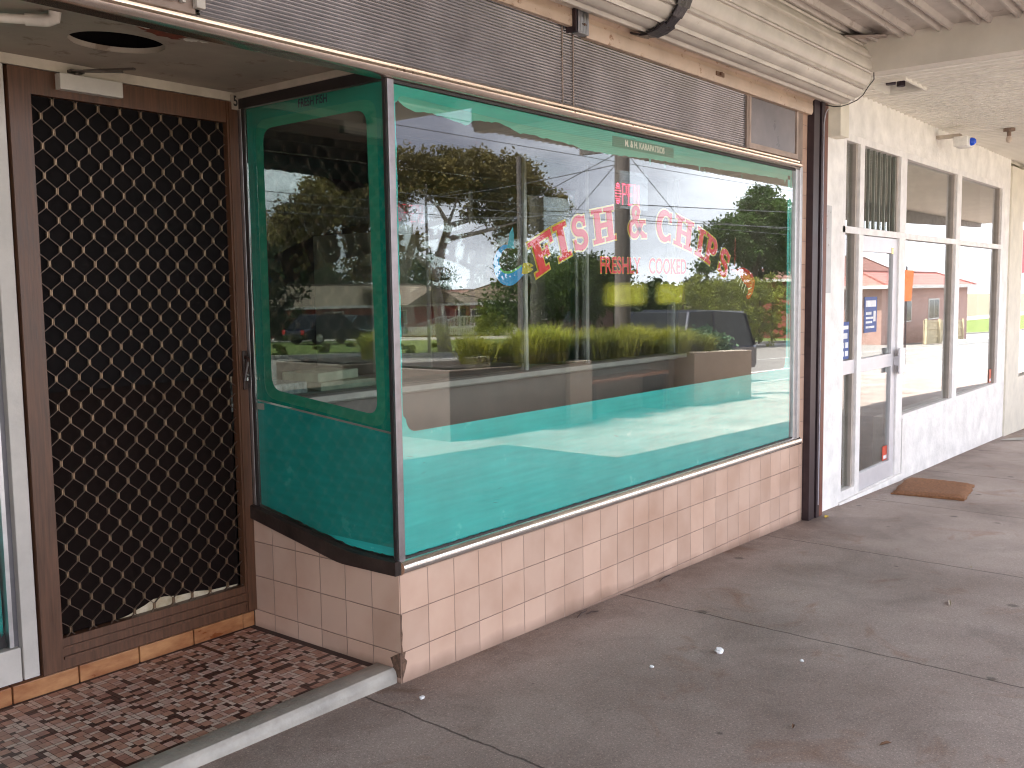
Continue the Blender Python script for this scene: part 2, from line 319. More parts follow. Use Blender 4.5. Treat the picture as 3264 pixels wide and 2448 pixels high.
def handpaint(name, c, c2):     # hand brushed paint: faint streaks, faded patches, specks of dirt
    m = worn(name, c, c2, .30, 45, .24, 0, 0, .10); t = m.node_tree; p = t.nodes['Principled BSDF']; n = t.nodes.new; l = t.links.new
    src = p.inputs['Base Color'].links[0].from_socket; tcn = n('ShaderNodeTexCoord'); mpn = n('ShaderNodeMapping'); mpn.inputs['Scale'].default_value = (1.2, 1.2, 22); l(tcn.outputs['Object'], mpn.inputs[0])
    no = n('ShaderNodeTexNoise'); no.inputs['Scale'].default_value = 2.2; no.inputs['Detail'].default_value = 7; l(mpn.outputs[0], no.inputs[0])
    mr = n('ShaderNodeMapRange'); l(no.outputs[0], mr.inputs[0]); mr.inputs[1].default_value = .3; mr.inputs[2].default_value = .7; mr.inputs[3].default_value = .90; mr.inputs[4].default_value = 1.08
    hv = n('ShaderNodeHueSaturation'); l(src, hv.inputs['Color']); l(mr.outputs[0], hv.inputs['Value']); l(hv.outputs[0], p.inputs['Base Color']); return m
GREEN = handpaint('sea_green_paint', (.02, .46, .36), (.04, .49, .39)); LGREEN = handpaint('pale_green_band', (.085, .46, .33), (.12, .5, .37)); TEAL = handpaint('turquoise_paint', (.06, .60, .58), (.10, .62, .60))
SIDEG = handpaint('shaded_green_paint', (.01, .31, .23), (.02, .33, .25)); SIDEL = handpaint('shaded_pale_green_band', (.05, .36, .235), (.06, .38, .25)); SIDET = handpaint('shaded_turquoise_paint', (.03, .40, .37), (.045, .43, .39))  # side window paints: darker copies of the front ones, shade put into the colour
RED = paint('sign_red', (.66, .010, .015)); YEL = paint('sign_yellow', (.72, .50, .04)); NAVY = paint('navy_lettering', (.006, .012, .07)); CREAMP = paint('cream_lettering', (.88, .86, .74))
BLACKF = mat('black_decal', (.012, .009, .009), .5)
WHITEP = mat('white_paint', (.50, .46, .42), .55, 0, .12, 6, .0008, 80)
SOFFIT = worn('stained_soffit_paint', (.36, .30, .24), (.22, .165, .12), .42, 9, .6)
TRIM = mat('cream_trim_paint', (.50, .43, .35), .55, 0, .18, 7)
BROWNF = mat('wood_grain_brown_frame', (.095, .041, .021), .42, 0, .35, 14, .0004, 40, stretch=(6, 6, .35))
GRILLE = mat('bronze_grille', (.11, .07, .05), .45, .4, .2, 30)
NODE = mat('brass_grille_node', (.24, .16, .10), .38, .6, .2, 30)
FLYW = mat('dark_flyscreen', (.006, .0045, .0045), .8, spec=.1)
FLYW2 = mat('brown_inner_door', (.010, .006, .005), .9, 0, .3, 300, spec=.08)
ORANGE = mat('flamed_orange_tile', (.30, .085, .03), .3, 0, .3, 7, 0, c2=(.50, .25, .11), stretch=(1, 1, 2.5))
GROUT = mat('brown_grout', (.07, .04, .032), .9)
RIBGL = mat('ribbed_transom_glass', (.26, .245, .255), .10, .45, .3, 3, spec=1.0, rvar=.03)
SLAT = worn('cream_shutter_slat', (.55, .50, .445), (.36, .26, .18), .36, 14, .42, 0, .0004)
SLATB = worn('pinkish_shutter_slat', (.50, .37, .28), (.26, .14, .08), .40, 16, .42, 0, .0004)
RAILD = mat('dark_shutter_rail', (.045, .028, .032), .4, .3, .3, 10); RAILR = mat('red_brown_rail', (.16, .055, .035), .5, 0, .3, 10)
PLASTER = worn('white_flaking_plaster', (.86, .83, .80), (.62, .56, .49), .35, 20, .75, 0, .006)
PLASTER2 = mat('cream_plaster', (.72, .67, .57), .7, 0, .1, 5, .002, 40)
DECK = worn('galvanised_decking', (.50, .45, .41), (.36, .30, .26), .42, 8, .5, .1, .0005)
LINING = mat('cream_ribbed_lining', (.80, .77, .71), .5, 0, .06, 2)
BEAM = mat('cream_steel_beam', (.68, .63, .56), .5, 0, .08, 4)
FRAMEW = mat('white_window_frame', (.84, .81, .79), .5, 0, .12, 9, .0008, 60); FRAMEG = mat('taupe_window_frame', (.46, .40, .35), .5, 0, .12, 9)
DOORA = mat('white_aluminium_door', (.70, .68, .70), .35, .2, .06, 8)
COIR = mat('coir_mat', (.26, .12, .055), .95, 0, .35, 60, .006, 220)
BLACK = mat('black_tape', (.02, .016, .02), .3, 0, .4, 30, .003, 40)

# ---------------------------------------------------------------- ground, road, pavement
def strip(name, ya, yb, dz, m, xs, kind='structure', y_mid=None, thick=0):
    b = MB(); ys = [ya, yb] if not y_mid else [ya, *y_mid, yb]
    for i in range(len(xs)-1):
        for j in range(len(ys)-1):
            x0, x1 = xs[i], xs[i+1]; y0, y1 = ys[j], ys[j+1]
            b.add([(x0,y0,GZ(x0)+dz),(x1,y0,GZ(x1)+dz),(x1,y1,GZ(x1)+dz),(x0,y1,GZ(x0)+dz)], [(0,1,2,3)])
            if thick and j == 0: b.add([(x0,y0,GZ(x0)+dz),(x1,y0,GZ(x1)+dz),(x1,y0,GZ(x1)+dz-thick),(x0,y0,GZ(x0)+dz-thick)], [(0,1,2,3)])
    o = b.build(name, m); tag(o, kind=kind); return o
XS = [-400, -60, -5, -1, 0, 4.1, 6, 7.8, 10, 14, 20, 40, 60, 90, 120, 260, 900]
LAWN = mat('lawn_grass', (.075, .12, .018), .9, 0, .45, 1.3, .02, 40, c2=(.17, .22, .04))
EARTH = mat('dry_verge_ground', (.16, .14, .09), .9, 0, .3, .5, .02)
strip('ground', -900, 60, -.22, EARTH, XS)
strip('pavement', -6.2, 14, 0, PAVE, XS, thick=.16)
strip('road', -22.6, -6.35, -.13, ASPH, XS)
strip('lawn', -38, -22.75, -.03, LAWN, XS, thick=.12)
b = MB()
for i in range(len(XS)-1):
    x0, x1 = XS[i], XS[i+1]
    for ya, yb in ((-6.36, -6.2), (-22.75, -22.6)):
        b.add([(x0,ya,GZ(x0)+.006),(x1,ya,GZ(x1)+.006),(x1,yb,GZ(x1)+.006),(x0,yb,GZ(x0)+.006),(x0,ya,GZ(x0)-.2),(x1,ya,GZ(x1)-.2),(x1,yb,GZ(x1)-.2),(x0,yb,GZ(x0)-.2)], [(0,1,2,3),(0,1,5,4),(3,2,6,7)])
tag(b.build('kerb', KERB), kind='structure')
RWHITE = mat('road_marking_white', (.72, .72, .70), .7, 0, .15, 10)
b = MB()
def mark(p0, p1, w):
    p0, p1 = Vector(p0), Vector(p1); d = (p1-p0).normalized(); nn = Vector((-d.y, d.x, 0))*w/2; k = 12
    for i in range(k):
        a = p0.lerp(p1, i/k); c = p0.lerp(p1, (i+1)/k)
        b.add([(v.x, v.y, GZ(v.x)-.126) for v in (a+nn, c+nn, c-nn, a-nn)], [(0,1,2,3)])
mark((15, -8.4, 0), (60, -12.2, 0), .14); mark((20, -12.6, 0), (60, -12.9, 0), .1); mark((-20, -14.4, 0), (18, -17.9, 0), .12); mark((-20, -20.7, 0), (60, -21.1, 0), .12); mark((-20, -17, 0), (18, -17.2, 0), .1)
tag(b.build('road_marking', RWHITE), kind='structure')
b = MB()
for i in range(len(XS)-1):
    x0, x1 = XS[i], XS[i+1]
    b.add([(x0,-44.5,GZ(x0)-.05),(x1,-44.5,GZ(x1)-.05),(x1,-38,GZ(x1)-.05),(x0,-38,GZ(x0)-.05)], [(0,1,2,3)])
tag(b.build('driveway', mat('pale_driveway', (.34, .31, .27), .8)), kind='structure')

# ---------------------------------------------------------------- fish shop
shop = empty('fish_shop', (0, 0, -.42), 'tiled fish and chips shop with turquoise painted corner window and recessed entry', 'shop')
def part(bm_, name, m, parent=shop, **k): return bm_.build(name, m, parent, **k)
# tiled dwarf wall: front face and return face
b = MB(); xs = [0, .6, 1.2, 1.8, 2.4, 3.0, 3.866]
b.box((.0, 0, -.9), (3.866, .14, -.002)); part(b, 'tiled_base_wall', TILE, label='pink square tiles under the long window')
b = MB(); b.add([(0,.0,-.9),(.001,.0,-.9)], []) if False else None
prof = [(.002, -.9), (.90, -.9), (.90, .106), (.333, .0), (.002, -.002)]
b.extr(prof, 'x', -.004, .09); part(b, 'tiled_return_wall', TILE_Y, label='pink square tiles beside the entry')
# broken corner: exposed mortar chunk where tiles have chipped
CHIP = mat('broken_mortar', (.13, .075, .05), .95, 0, .6, 60, .004, 90)
b = MB()
def flat(b, pts, y, mi=0): b.add([(x, y, z) for x, z in pts], [tuple(range(len(pts)))], mi)
flat(b, [(-.004, -.30), (.020, -.30), (.012, -.325), (.026, -.34), (.016, -.37), (-.002, -.41), (-.004, -.38)], -.003)
flat(b, [(-.004, -.15), (.004, -.155), (.001, -.2), (.006, -.23), (.001, -.27), (.006, -.30), (-.004, -.30)], -.003)
b.add([(-.007, y, z) for y, z in [(0, -.30), (.03, -.315), (.055, -.33), (.04, -.36), (.065, -.39), (.03, -.40), (0, -.40)]], [tuple(range(7))])
part(b, 'chipped_corner', CHIP)
# sill: bright half-round along the front, dark curved board round the return
b = MB(); prof = [(.0, -.001)] + [(-.034*math.sin(PI*k/10), .029-.029*math.cos(PI*k/10)+.0) for k in range(1, 10)] + [(.0, .058), (.02, .058), (.02, -.001)]
b.extr(prof, 'x', -.006, 3.775); part(b, 'chrome_sill', CHROME, smooth=True)
b = MB()
ys = np.linspace(0, .885, 30)
def zc(y): return .0 + (0 if y < .18 else (y-.18)**1.35*.165/(.705**1.35)) if y < .885 else .165
vs = []; fs = []
for y in ys:
    z0 = np.interp(y, [0, .30, .34, .885], [0, 0, .004, .106]); z1 = np.interp(y, [0, .12, .22, .28, .36, .6, .885], [.052, .053, .054, .058, .070, .112, .160])
    vs += [(-.022, y, z0), (-.022, y, z1), (-.002, y, z1+.006), (-.002, y, z0)]
for i in range(len(ys)-1):
    for k in range(4): fs.append((i*4+k, i*4+(k+1)%4, i*4+4+(k+1)%4, i*4+4+k))
fs += [(0,1,2,3), tuple(len(vs)-4+k for k in (3,2,1,0))]
b.add(vs, fs); part(b, 'curved_dark_sill', DARKWOOD, smooth=True)
# posts and frames of the display window
b = MB(); b.box((-.006, -.008, .056), (.026, .006, 1.832)); cp = part(b, 'corner_post', mat('aged_corner_post', (.30, .27, .28), .4, 1, .15, 20), bevel=.002)
b = MB(); b.box((-.010, .006, .056), (.004, .018, 1.832)); part(b, 'seal', DARKSEAL, cp)
b = MB(); b.box((.026, 0, .058), (3.69, .008, .064)); b.box((.026, 0, 1.822), (3.69, .008, 1.832)); b.box((-.004, .006, 1.832), (.001, .9, 1.872)); part(b, 'window_seal', DARKSEAL)
b = MB(); b.box((3.69, -.004, .058), (3.735, .03, 1.832)); b.box((3.735, -.016, .03), (3.772, .03, 1.85)); part(b, 'window_frame', ALU, bevel=.002)
b = MB(); b.box((-.004, .862, .16), (.02, .90, 1.832)); part(b, 'window_frame', ALU, bevel=.002)
b = MB(); b.box((-.003, .846, .155), (.004, .862, 1.832)); part(b, 'window_seal', DARKSEAL)
b = MB(); b.box((3.772, -.004, .0), (3.866, .1, 2.30)); part(b, 'tiled_jamb', JTILE)
# panes (real thickness), painted on their inner side
b = MB(); b.box((.024, .008, .056), (3.70, .014, 1.834)); front = part(b, 'front_window', PANE, label='long front window pane painted turquoise below')
b = MB(); b.box((.004, .012, .10), (.010, .87, 1.834)); side = part(b, 'side_window', PANE, label='narrow side window pane beside the entry')

def rrect(x0, z0, x1, z1, r, n=7):
    pts = []
    for cx, cz, a0 in ((x1-r, z0+r, -PI/2), (x1-r, z1-r, 0), (x0+r, z1-r, PI/2), (x0+r, z0+r, PI)):
        for k in range(n+1): a = a0 + PI/2*k/n; pts.append((cx+r*math.cos(a), cz+r*math.sin(a)))
    return pts
def tess(loops, f):
    ls = [[Vector((a, c, 0)) for a, c in lp] for lp in loops]; tri = tessellate_polygon(ls)
    pts = [f(a, c) for lp in loops for a, c in lp]; return pts, tri
def ragged(x0, x1, fz, n, amp, rnd):
    return [(x0+(x1-x0)*i/n, fz(x0+(x1-x0)*i/n)+rnd.uniform(-amp, amp)) for i in range(n+1)]
rn = random.Random(3)
YP = .0165
fp = lambda y: (lambda x, z: (x, y, z)); sp_ = lambda x: (lambda y, z: (x, y, z))
# lower turquoise panel with rounded top corners, slightly ragged bottom edge
b = MB(); btm = ragged(3.672, .036, lambda x: .062, 160, .0035, rn)
top = [(.036, .60), (.056, .60)] + [(.071+.05*(1-math.cos(a)), .585-.05*math.sin(a)) for a in np.linspace(0, PI/2, 7)] + [(3.54, .530)] + [(3.54+.055*math.sin(a), .530+.055*(1-math.cos(a))) for a in np.linspace(0, PI/2, 7)][1:] + [(3.597, .60), (3.672, .60)]
b.add(*tess([top+btm], fp(YP))); part(b, 'painted_lower_panel', TEAL, front)
b = MB()
for x0, x1, z0, z1, am in ((.036, .056, .6, 1.76, .0018), (3.604, 3.64, .6, 1.76, .001)):
    L1 = [(x0, z) for z in np.linspace(z0, z1, 40)]; R1 = [(x1+rn.uniform(-am, am)*1.6, z) for z in np.linspace(z1, z0, 40)]
    b.add(*tess([L1+R1], fp(YP)))
part(b, 'painted_side_strip', TEAL, front)
b = MB(); b.box((3.645, YP, .6), (3.672, YP+.001, 1.80)); part(b, 'painted_edge_strip', GREEN, front)
# top band, paler band with torn edge, name plate
b = MB(); b.add(*tess([[(.036, 1.822), (.036, 1.76), (.064, 1.76), (.072, 1.775), (.09, 1.785), (.84, 1.767), (3.645, 1.785), (3.672, 1.785), (3.672, 1.822)]], fp(YP))); part(b, 'painted_top_band', GREEN, front)
def rag1(x): return float(np.interp(x, [.064, .1, .16, .2, .315, .46, .48, .67, .80, .84, 1.2, 1.23, 1.49, 1.95, 3.2, 3.6], [1.768, 1.748, 1.733, 1.742, 1.738, 1.722, 1.746, 1.757, 1.730, 1.734, 1.722, 1.712, 1.712, 1.727, 1.752, 1.757]))
b = MB(); low = [(x, z) for x, z in ragged(3.604, .066, rag1, 150, .0035, rn)]
b.add(*tess([[(.09, 1.7848), (.84, 1.7668), (3.604, 1.7848)][:3] + low], fp(YP+.0008))); part(b, 'painted_torn_band', LGREEN, front)
b = MB()  # dark reflected shape under the band, painted on as a flat decal
pass
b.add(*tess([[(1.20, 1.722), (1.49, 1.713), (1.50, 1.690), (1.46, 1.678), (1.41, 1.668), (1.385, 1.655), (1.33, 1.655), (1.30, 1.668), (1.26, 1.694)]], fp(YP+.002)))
part(b, 'black_decal', BLACKF, front)
b = MB(); b.box((1.515, YP-.0012, 1.752), (2.108, YP-.0006, 1.803)); plate = part(b, 'name_plate', paint('darker_green_plate', (.004, .19, .115)), front)
# little painted rings and tear marks hanging below the band
b = MB()
for x in (2.02, 2.46, 2.93):
    for k in range(10):
        a0, a1 = 2*PI*k/10, 2*PI*(k+1)/10; zc_ = rag1(x)-.022
        b.add([(x+r*math.cos(a), YP+.0005, zc_+r*1.3*math.sin(a)) for r, a in ((.006,a0),(.009,a0),(.009,a1),(.006,a1))], [(0,1,2,3)])
for x in (1.87, 2.40, 3.56): b.add([(x-.012, YP+.0005, rag1(x)+.002), (x+.012, YP+.0005, rag1(x)+.002), (x, YP+.0005, rag1(x)-.03)], [(0,1,2)])
part(b, 'painted_drip', GREEN, front)
# scratches through the lower paint
b = MB()
for cx, cz, k in ((2.52, .33, 9), (.10, .42, 3), (1.5, .30, 2), (2.1, .47, 3), (3.0, .46, 2), (.6, .22, 2)):
    for _ in range(k):
        x, z = cx+rn.uniform(-.06, .06), cz+rn.uniform(-.07, .07); a = rn.uniform(-.3, .3) + (1.2 if cx == 2.52 and _ % 2 else 0); w = rn.uniform(.01, .035)
        d = Vector((math.cos(a), math.sin(a)))*w; b.add([(x, YP-.0004, z), (x+d.x, YP-.0004, z+d.y), (x+d.x, YP-.0004, z+d.y+.0012), (x, YP-.0004, z+.0012)], [(0,1,2,3)])
part(b, 'scratch', BLACKF, front)
# side window: frame of two greens with rounded opening, lower panel
sx = .0125
outer = [(.846, 1.83), (.846, .62), (.020, .54), (.020, 1.83)]
def quadround(c, r, n=6):
    out = []
    for i in range(len(c)):
        p0, p1, p2 = Vector(c[i-1]), Vector(c[i]), Vector(c[(i+1) % len(c)]); a = (p0-p1).normalized(); d = (p2-p1).normalized()
        for k in range(n+1):
            t = k/n; q = (p1+a*r)*(1-t)**2 + p1*2*t*(1-t) + (p1+d*r)*t**2; out.append((q.x, q.y))
    return out
mid = quadround([(.790, 1.776), (.792, .632), (.066, .552), (.072, 1.776)], .07)
inn = quadround([(.742, 1.738), (.744, .668), (.110, .600), (.128, 1.742)], .06)
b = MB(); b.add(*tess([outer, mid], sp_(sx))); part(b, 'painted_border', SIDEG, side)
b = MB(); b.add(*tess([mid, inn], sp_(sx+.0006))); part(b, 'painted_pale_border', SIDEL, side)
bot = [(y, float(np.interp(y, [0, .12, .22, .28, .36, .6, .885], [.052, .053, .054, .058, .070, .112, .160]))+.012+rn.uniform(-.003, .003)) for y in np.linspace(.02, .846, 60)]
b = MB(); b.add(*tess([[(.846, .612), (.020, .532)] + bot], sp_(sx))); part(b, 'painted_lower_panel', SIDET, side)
# ---- lettering
def text_obj(txt, size, m, loc, rot, parent, name='lettering', off=0, sx_=1.0, label=None, ext=0):
    cu = bpy.data.curves.new(name, 'FONT'); cu.body = txt; cu.size = size; cu.align_x = 'CENTER'; cu.align_y = 'CENTER'; cu.offset = off; cu.extrude = ext
    o = bpy.data.objects.new('tmp_text', cu); COL.objects.link(o); dg = bpy.context.evaluated_depsgraph_get(); dg.update()
    me = bpy.data.meshes.new_from_object(o.evaluated_get(dg)); bpy.data.objects.remove(o); bpy.data.curves.remove(cu)
    mt = Matrix.LocRotScale(Vector(loc), rot, Vector((sx_, 1, 1))); me.transform(mt); me.materials.clear(); me.materials.append(m)
    o = bpy.data.objects.new(name, me); COL.objects.link(o)
    if parent: attach(o, parent)
    if label: o['label'] = label
    return o
from mathutils import Euler
RF = Euler((PI/2, 0, 0)); RS = Euler((PI/2, 0, -PI/2))
text_obj('M. & H. KARAPATSIOS', .043, CREAMP, (1.818, YP-.0022, 1.778), RF, front, off=.0013, sx_=.92, label='cream sign writing M. & H. KARAPATSIOS')
text_obj('FRESH FISH', .045, NAVY, (sx-.0022, .425, 1.808), RS, side, off=.0009, sx_=.78, label='navy sign writing FRESH FISH')
text_obj('FRESHLY', .112, RED, (1.58, YP-.0032, 1.178), RF, front, off=.0019, sx_=.86, label='red sign writing FRESHLY')
text_obj('COOKED', .112, RED, (2.05, YP-.0032, 1.178), RF, front, off=.0019, sx_=.84, label='red sign writing COOKED')
text_obj('FRESHLY', .112, YEL, (1.58, YP-.0018, 1.178), RF, front, off=.0042, sx_=.86, name='lettering_outline')
text_obj('COOKED', .112, YEL, (2.05, YP-.0018, 1.178), RF, front, off=.0042, sx_=.84, name='lettering_outline')
# slab letters of the arched sign
def stroke(pts, w):
    pts = [Vector(p) for p in pts]; Lp, Rp = [], []
    ws = w if isinstance(w, list) else [w]*len(pts)
    for i, p in enumerate(pts):
        t = (pts[min(i+1, len(pts)-1)]-pts[max(i-1, 0)]).normalized(); nn = Vector((-t.y, t.x))*ws[i]/2
        Lp.append(p+nn); Rp.append(p-nn)
    return [(Lp[i], Lp[i+1], Rp[i+1], Rp[i]) for i in range(len(pts)-1)]
def arc(cx, cz, rx, rz, a0, a1, n=12): return [(cx+rx*math.cos(math.radians(a0+(a1-a0)*k/n)), cz+rz*math.sin(math.radians(a0+(a1-a0)*k/n))) for k in range(n+1)]
def R4(x0, z0, x1, z1): return [('r', x0, z0, x1, z1)]
GLY = {
 'F': (.86, R4(.14,0,.38,1)+R4(.14,.86,.86,1)+R4(.76,.66,.86,1)+R4(.38,.44,.62,.56)+R4(.56,.36,.64,.64)+R4(0,0,.52,.1)+R4(0,.9,.2,1)),
 'I': (.54, R4(.15,0,.39,1)+R4(0,0,.54,.1)+R4(0,.9,.54,1)),
 'H': (1.06, R4(.12,0,.36,1)+R4(.70,0,.94,1)+R4(.36,.44,.70,.56)+R4(0,0,.48,.1)+R4(0,.9,.48,1)+R4(.58,0,1.06,.1)+R4(.58,.9,1.06,1)),
 'P': (.86, R4(.14,0,.38,1)+R4(0,0,.52,.1)+R4(0,.9,.3,1)+[('s', [(.3,.93)]+arc(.52,.71,.23,.22,90,-90)+[(.3,.49)], [.12]+[.14+.1*math.sin(PI*k/12) for k in range(13)]+[.12])]),
 'S': (.76, [('s', arc(.38,.72,.25,.215,20,250,16)+arc(.38,.28,.26,.215,70,-160,16), [.08]+[.12+.07*math.sin(PI*k/32) for k in range(32)]+[.08])]+R4(.60,.66,.70,.94)+R4(.05,.06,.15,.34)),
 'C': (.88, [('s', arc(.47,.5,.35,.44,48,312,24), [.09+.15*math.sin(PI*k/24) for k in range(25)])]+R4(.70,.66,.80,.96)+R4(.70,.04,.78,.24)),
 '&': (.90, [('s', [(.86,.04),(.66,.16),(.42,.48),(.30,.66)]+arc(.41,.78,.15,.16,200,20,10)+[(.50,.66),(.30,.52)]+arc(.32,.27,.22,.23,110,330,12)+[(.62,.32),(.74,.50)], .13)]+R4(.58,.46,.90,.54)+R4(.70,.0,.95,.09)),
}
def sign_letters(seq, h=.157):
    br, by = MB(), MB(); yy = [0]
    def put(B_, quad, ox, base_z, sc, ang, y):
        vs = []
        for q in quad:
            u, v = (q[0]-.5*W_)*sc*wd, q[1]*sc; ca, sa = math.cos(ang), math.sin(ang)
            vs.append((ox+u*ca-v*sa, y, base_z+u*sa+v*ca))
        B_.add(vs, [tuple(range(len(vs)))])
    for ch, cx, wd_t in seq:
        W_, items = GLY[ch]; sc = h; wd = wd_t/(W_*h)
        R0 = 2.1; ang = -math.asin((cx-1.80)/R0); bz = 1.325-R0*(1-math.cos(ang))
        k = 0
        for it in items:
            for B_, ex, y0 in ((br, .014, YP-.0042), (by, .064, YP-.0018)):
                k += 1; y = y0+(k % 23)*.00004
                if it[0] == 'r': put(B_, [(it[1]-ex/wd,it[2]-ex),(it[3]+ex/wd,it[2]-ex),(it[3]+ex/wd,it[4]+ex),(it[1]-ex/wd,it[4]+ex)], cx, bz, sc, ang, y)
                else:
                    w = it[2]; w = [x+2*ex for x in w] if isinstance(w, list) else w+2*ex
                    for n_, q in enumerate(stroke(it[1], w)): put(B_, q, cx, bz, sc, ang, y+(n_ % 2)*.00002)
    return br, by
WORDS = (('FISH', [('F', .975, .175), ('I', 1.115, .10), ('S', 1.25, .125), ('H', 1.445, .195)]), ('&', [('&', 1.735, .165)]), ('CHIPS', [('C', 2.005, .165), ('H', 2.205, .20), ('I', 2.385, .095), ('P', 2.505, .135), ('S', 2.665, .13)]))
for wd_, sq in WORDS:
    br, by = sign_letters(sq); part(br, 'lettering', RED, front, label='red arched sign writing ' + wd_); part(by, 'lettering_outline', YEL, front)
# faded yellow words under the sign, too worn to read
def faded(name, c):
    m = bpy.data.materials.new(name); m.use_nodes = True; t = m.node_tree; n = t.nodes.new; l = t.links.new; p = t.nodes['Principled BSDF']
    p.inputs['Base Color'].default_value = (*c, 1); p.inputs['Roughness'].default_value = .5
    tcn = n('ShaderNodeTexCoord'); no = n('ShaderNodeTexNoise'); no.inputs['Scale'].default_value = 16; no.inputs['Detail'].default_value = 2; l(tcn.outputs['Object'], no.inputs[0])
    uv = n('ShaderNodeMapping'); l(tcn.outputs['Generated'], uv.inputs[0]); sp = n('ShaderNodeSeparateXYZ'); l(uv.outputs[0], sp.inputs[0])
    def hump(sock):
        a = n('ShaderNodeMath'); a.operation = 'PINGPONG'; l(sock, a.inputs[0]); a.inputs[1].default_value = .5
        r = n('ShaderNodeMapRange'); r.interpolation_type = 'SMOOTHSTEP'; l(a.outputs[0], r.inputs[0]); r.inputs[1].default_value = 0; r.inputs[2].default_value = .3; return r.outputs[0]
    mm = n('ShaderNodeMath'); mm.operation = 'MULTIPLY'; l(hump(sp.outputs[0]), mm.inputs[0]); l(hump(sp.outputs[2]), mm.inputs[1])
    m2 = n('ShaderNodeMapRange'); l(no.outputs[0], m2.inputs[0]); m2.inputs[1].default_value = .25; m2.inputs[2].default_value = .6; m2.inputs[3].default_value = .55; m2.inputs[4].default_value = 1
    m3 = n('ShaderNodeMath'); m3.operation = 'MULTIPLY'; l(mm.outputs[0], m3.inputs[0]); l(m2.outputs[0], m3.inputs[1]); l(m3.outputs[0], p.inputs['Alpha']); return m
FY = faded('faded_yellow_paint', (.60, .54, .03))
for x0, x1 in ((1.40, 1.87), (1.90, 2.26)):
    b = MB(); b.box((x0, YP, .972), (x1, YP+.0008, 1.108)); part(b, 'faded_yellow_word', FY, front)
# the leaping fish and the prawn either side of the sign
def blob(b, pts, y, mi): b.add(*tess([pts], fp(y)), mi=mi) if False else b.add(*tess([pts], fp(y)), mi)
FBL = paint('fish_blue', (.01, .27, .62)); FGR = paint('fish_green', (.10, .42, .10)); FYL = paint('fish_yellow', (.62, .50, .05)); FTEAL = paint('fish_teal', (.03, .33, .42))
b = MB()
cen = [(.80, 1.158), (.76, 1.135), (.715, 1.118), (.665, 1.122), (.632, 1.147), (.622, 1.185), (.638, 1.22), (.668, 1.245), (.70, 1.252)]
wid = [.040, .055, .062, .056, .046, .036, .028, .02, .012]
def spl(pts, m=6):
    out = []
    for i in range(len(pts)-1):
        p0 = Vector(pts[max(i-1,0)]); p1 = Vector(pts[i]); p2 = Vector(pts[i+1]); p3 = Vector(pts[min(i+2,len(pts)-1)])
        for k in range(m):
            t = k/m; out.append(.5*((2*p1)+(p2-p0)*t+(2*p0-5*p1+4*p2-p3)*t*t+(3*p1-p0-3*p2+p3)*t**3))
    out.append(Vector(pts[-1])); return out
C_ = spl(cen); W2 = [float(np.interp(i/6, range(9), wid)) for i in range(len(C_))]
Lf, Rg = [], []
for i, p in enumerate(C_):
    t = (C_[min(i+1, len(C_)-1)]-C_[max(i-1, 0)]).normalized(); nn = Vector((-t.y, t.x)); Lf.append(p+nn*W2[i]*.5*(1+.06*(i % 2))); Rg.append(p-nn*W2[i]*.5)
b.add(*tess([[(p.x, p.y) for p in Lf+Rg[::-1]]], fp(YP-.001)), 0)
inner = [(C_[i].x*.35+Rg[i].x*.65, C_[i].y*.35+Rg[i].y*.65) for i in range(0, 26)]
b.add(*tess([[(p.x, p.y) for p in Rg[:26]] + inner[::-1]], fp(YP-.0016)), 1)
b.add(*tess([[(.79, 1.135), (.80, 1.182), (.835, 1.186), (.862, 1.180), (.875, 1.172), (.852, 1.165), (.873, 1.158), (.86, 1.148), (.83, 1.138)]], fp(YP-.0022)), 2)
b.add(*tess([[(.69, 1.246), (.70, 1.262), (.712, 1.31), (.735, 1.335), (.742, 1.30), (.738, 1.262), (.745, 1.242), (.72, 1.244)]], fp(YP-.0012)), 3)
b.add(*tess([[(.842, 1.172), (.846, 1.176), (.85, 1.172), (.846, 1.168)]], fp(YP-.0028)), 4)
part(b, 'painted_fish', [FBL, FGR, FYL, FTEAL, BLACKF], front, label='curved blue and yellow fish painted on the glass')
b = MB()
PR = [paint('prawn_red', (.62, .02, .012)), paint('prawn_orange', (.70, .09, .01)), CREAMP]
b.add(*tess([[(2.79, 1.178), (2.85, 1.172), (2.90, 1.185), (2.96, 1.186), (3.03, 1.172), (3.09, 1.145), (3.12, 1.108), (3.115, 1.07), (3.09, 1.03), (3.05, .998), (3.02, .995), (3.00, 1.01), (3.03, 1.04), (3.02, 1.065), (2.98, 1.085), (2.94, 1.11), (2.90, 1.14), (2.86, 1.158), (2.82, 1.158)]], fp(YP-.001)), 0)
b.add(*tess([[(2.92, 1.165), (3.02, 1.155), (3.08, 1.12), (3.085, 1.08), (3.03, 1.09), (2.97, 1.11), (2.93, 1.135)]], fp(YP-.0016)), 1)
b.add([(2.838, YP-.001, 1.19), (2.846, YP-.001, 1.19), (2.848, YP-.001, 1.36), (2.842, YP-.001, 1.36)], [(0,1,2,3)], 0)
for x, z, x2, z2 in ((2.93, 1.115, 2.90, 1.075), (2.96, 1.10, 2.93, 1.055), (2.99, 1.085, 2.96, 1.035), (2.91, 1.125, 2.87, 1.10), (3.02, 1.055, 3.07, 1.065), (3.02, 1.02, 3.06, 1.03)):
    d = Vector((x2-x, z2-z)).normalized(); nn = Vector((-d.y, d.x))*.003
    b.add([(x+nn.x, YP-.0022, z+nn.y), (x2+nn.x, YP-.0022, z2+nn.y), (x2-nn.x, YP-.0022, z2-nn.y), (x-nn.x, YP-.0022, z-nn.y)], [(0,1,2,3)], 2)
part(b, 'painted_prawn', PR, front, label='red prawn painted on the glass')

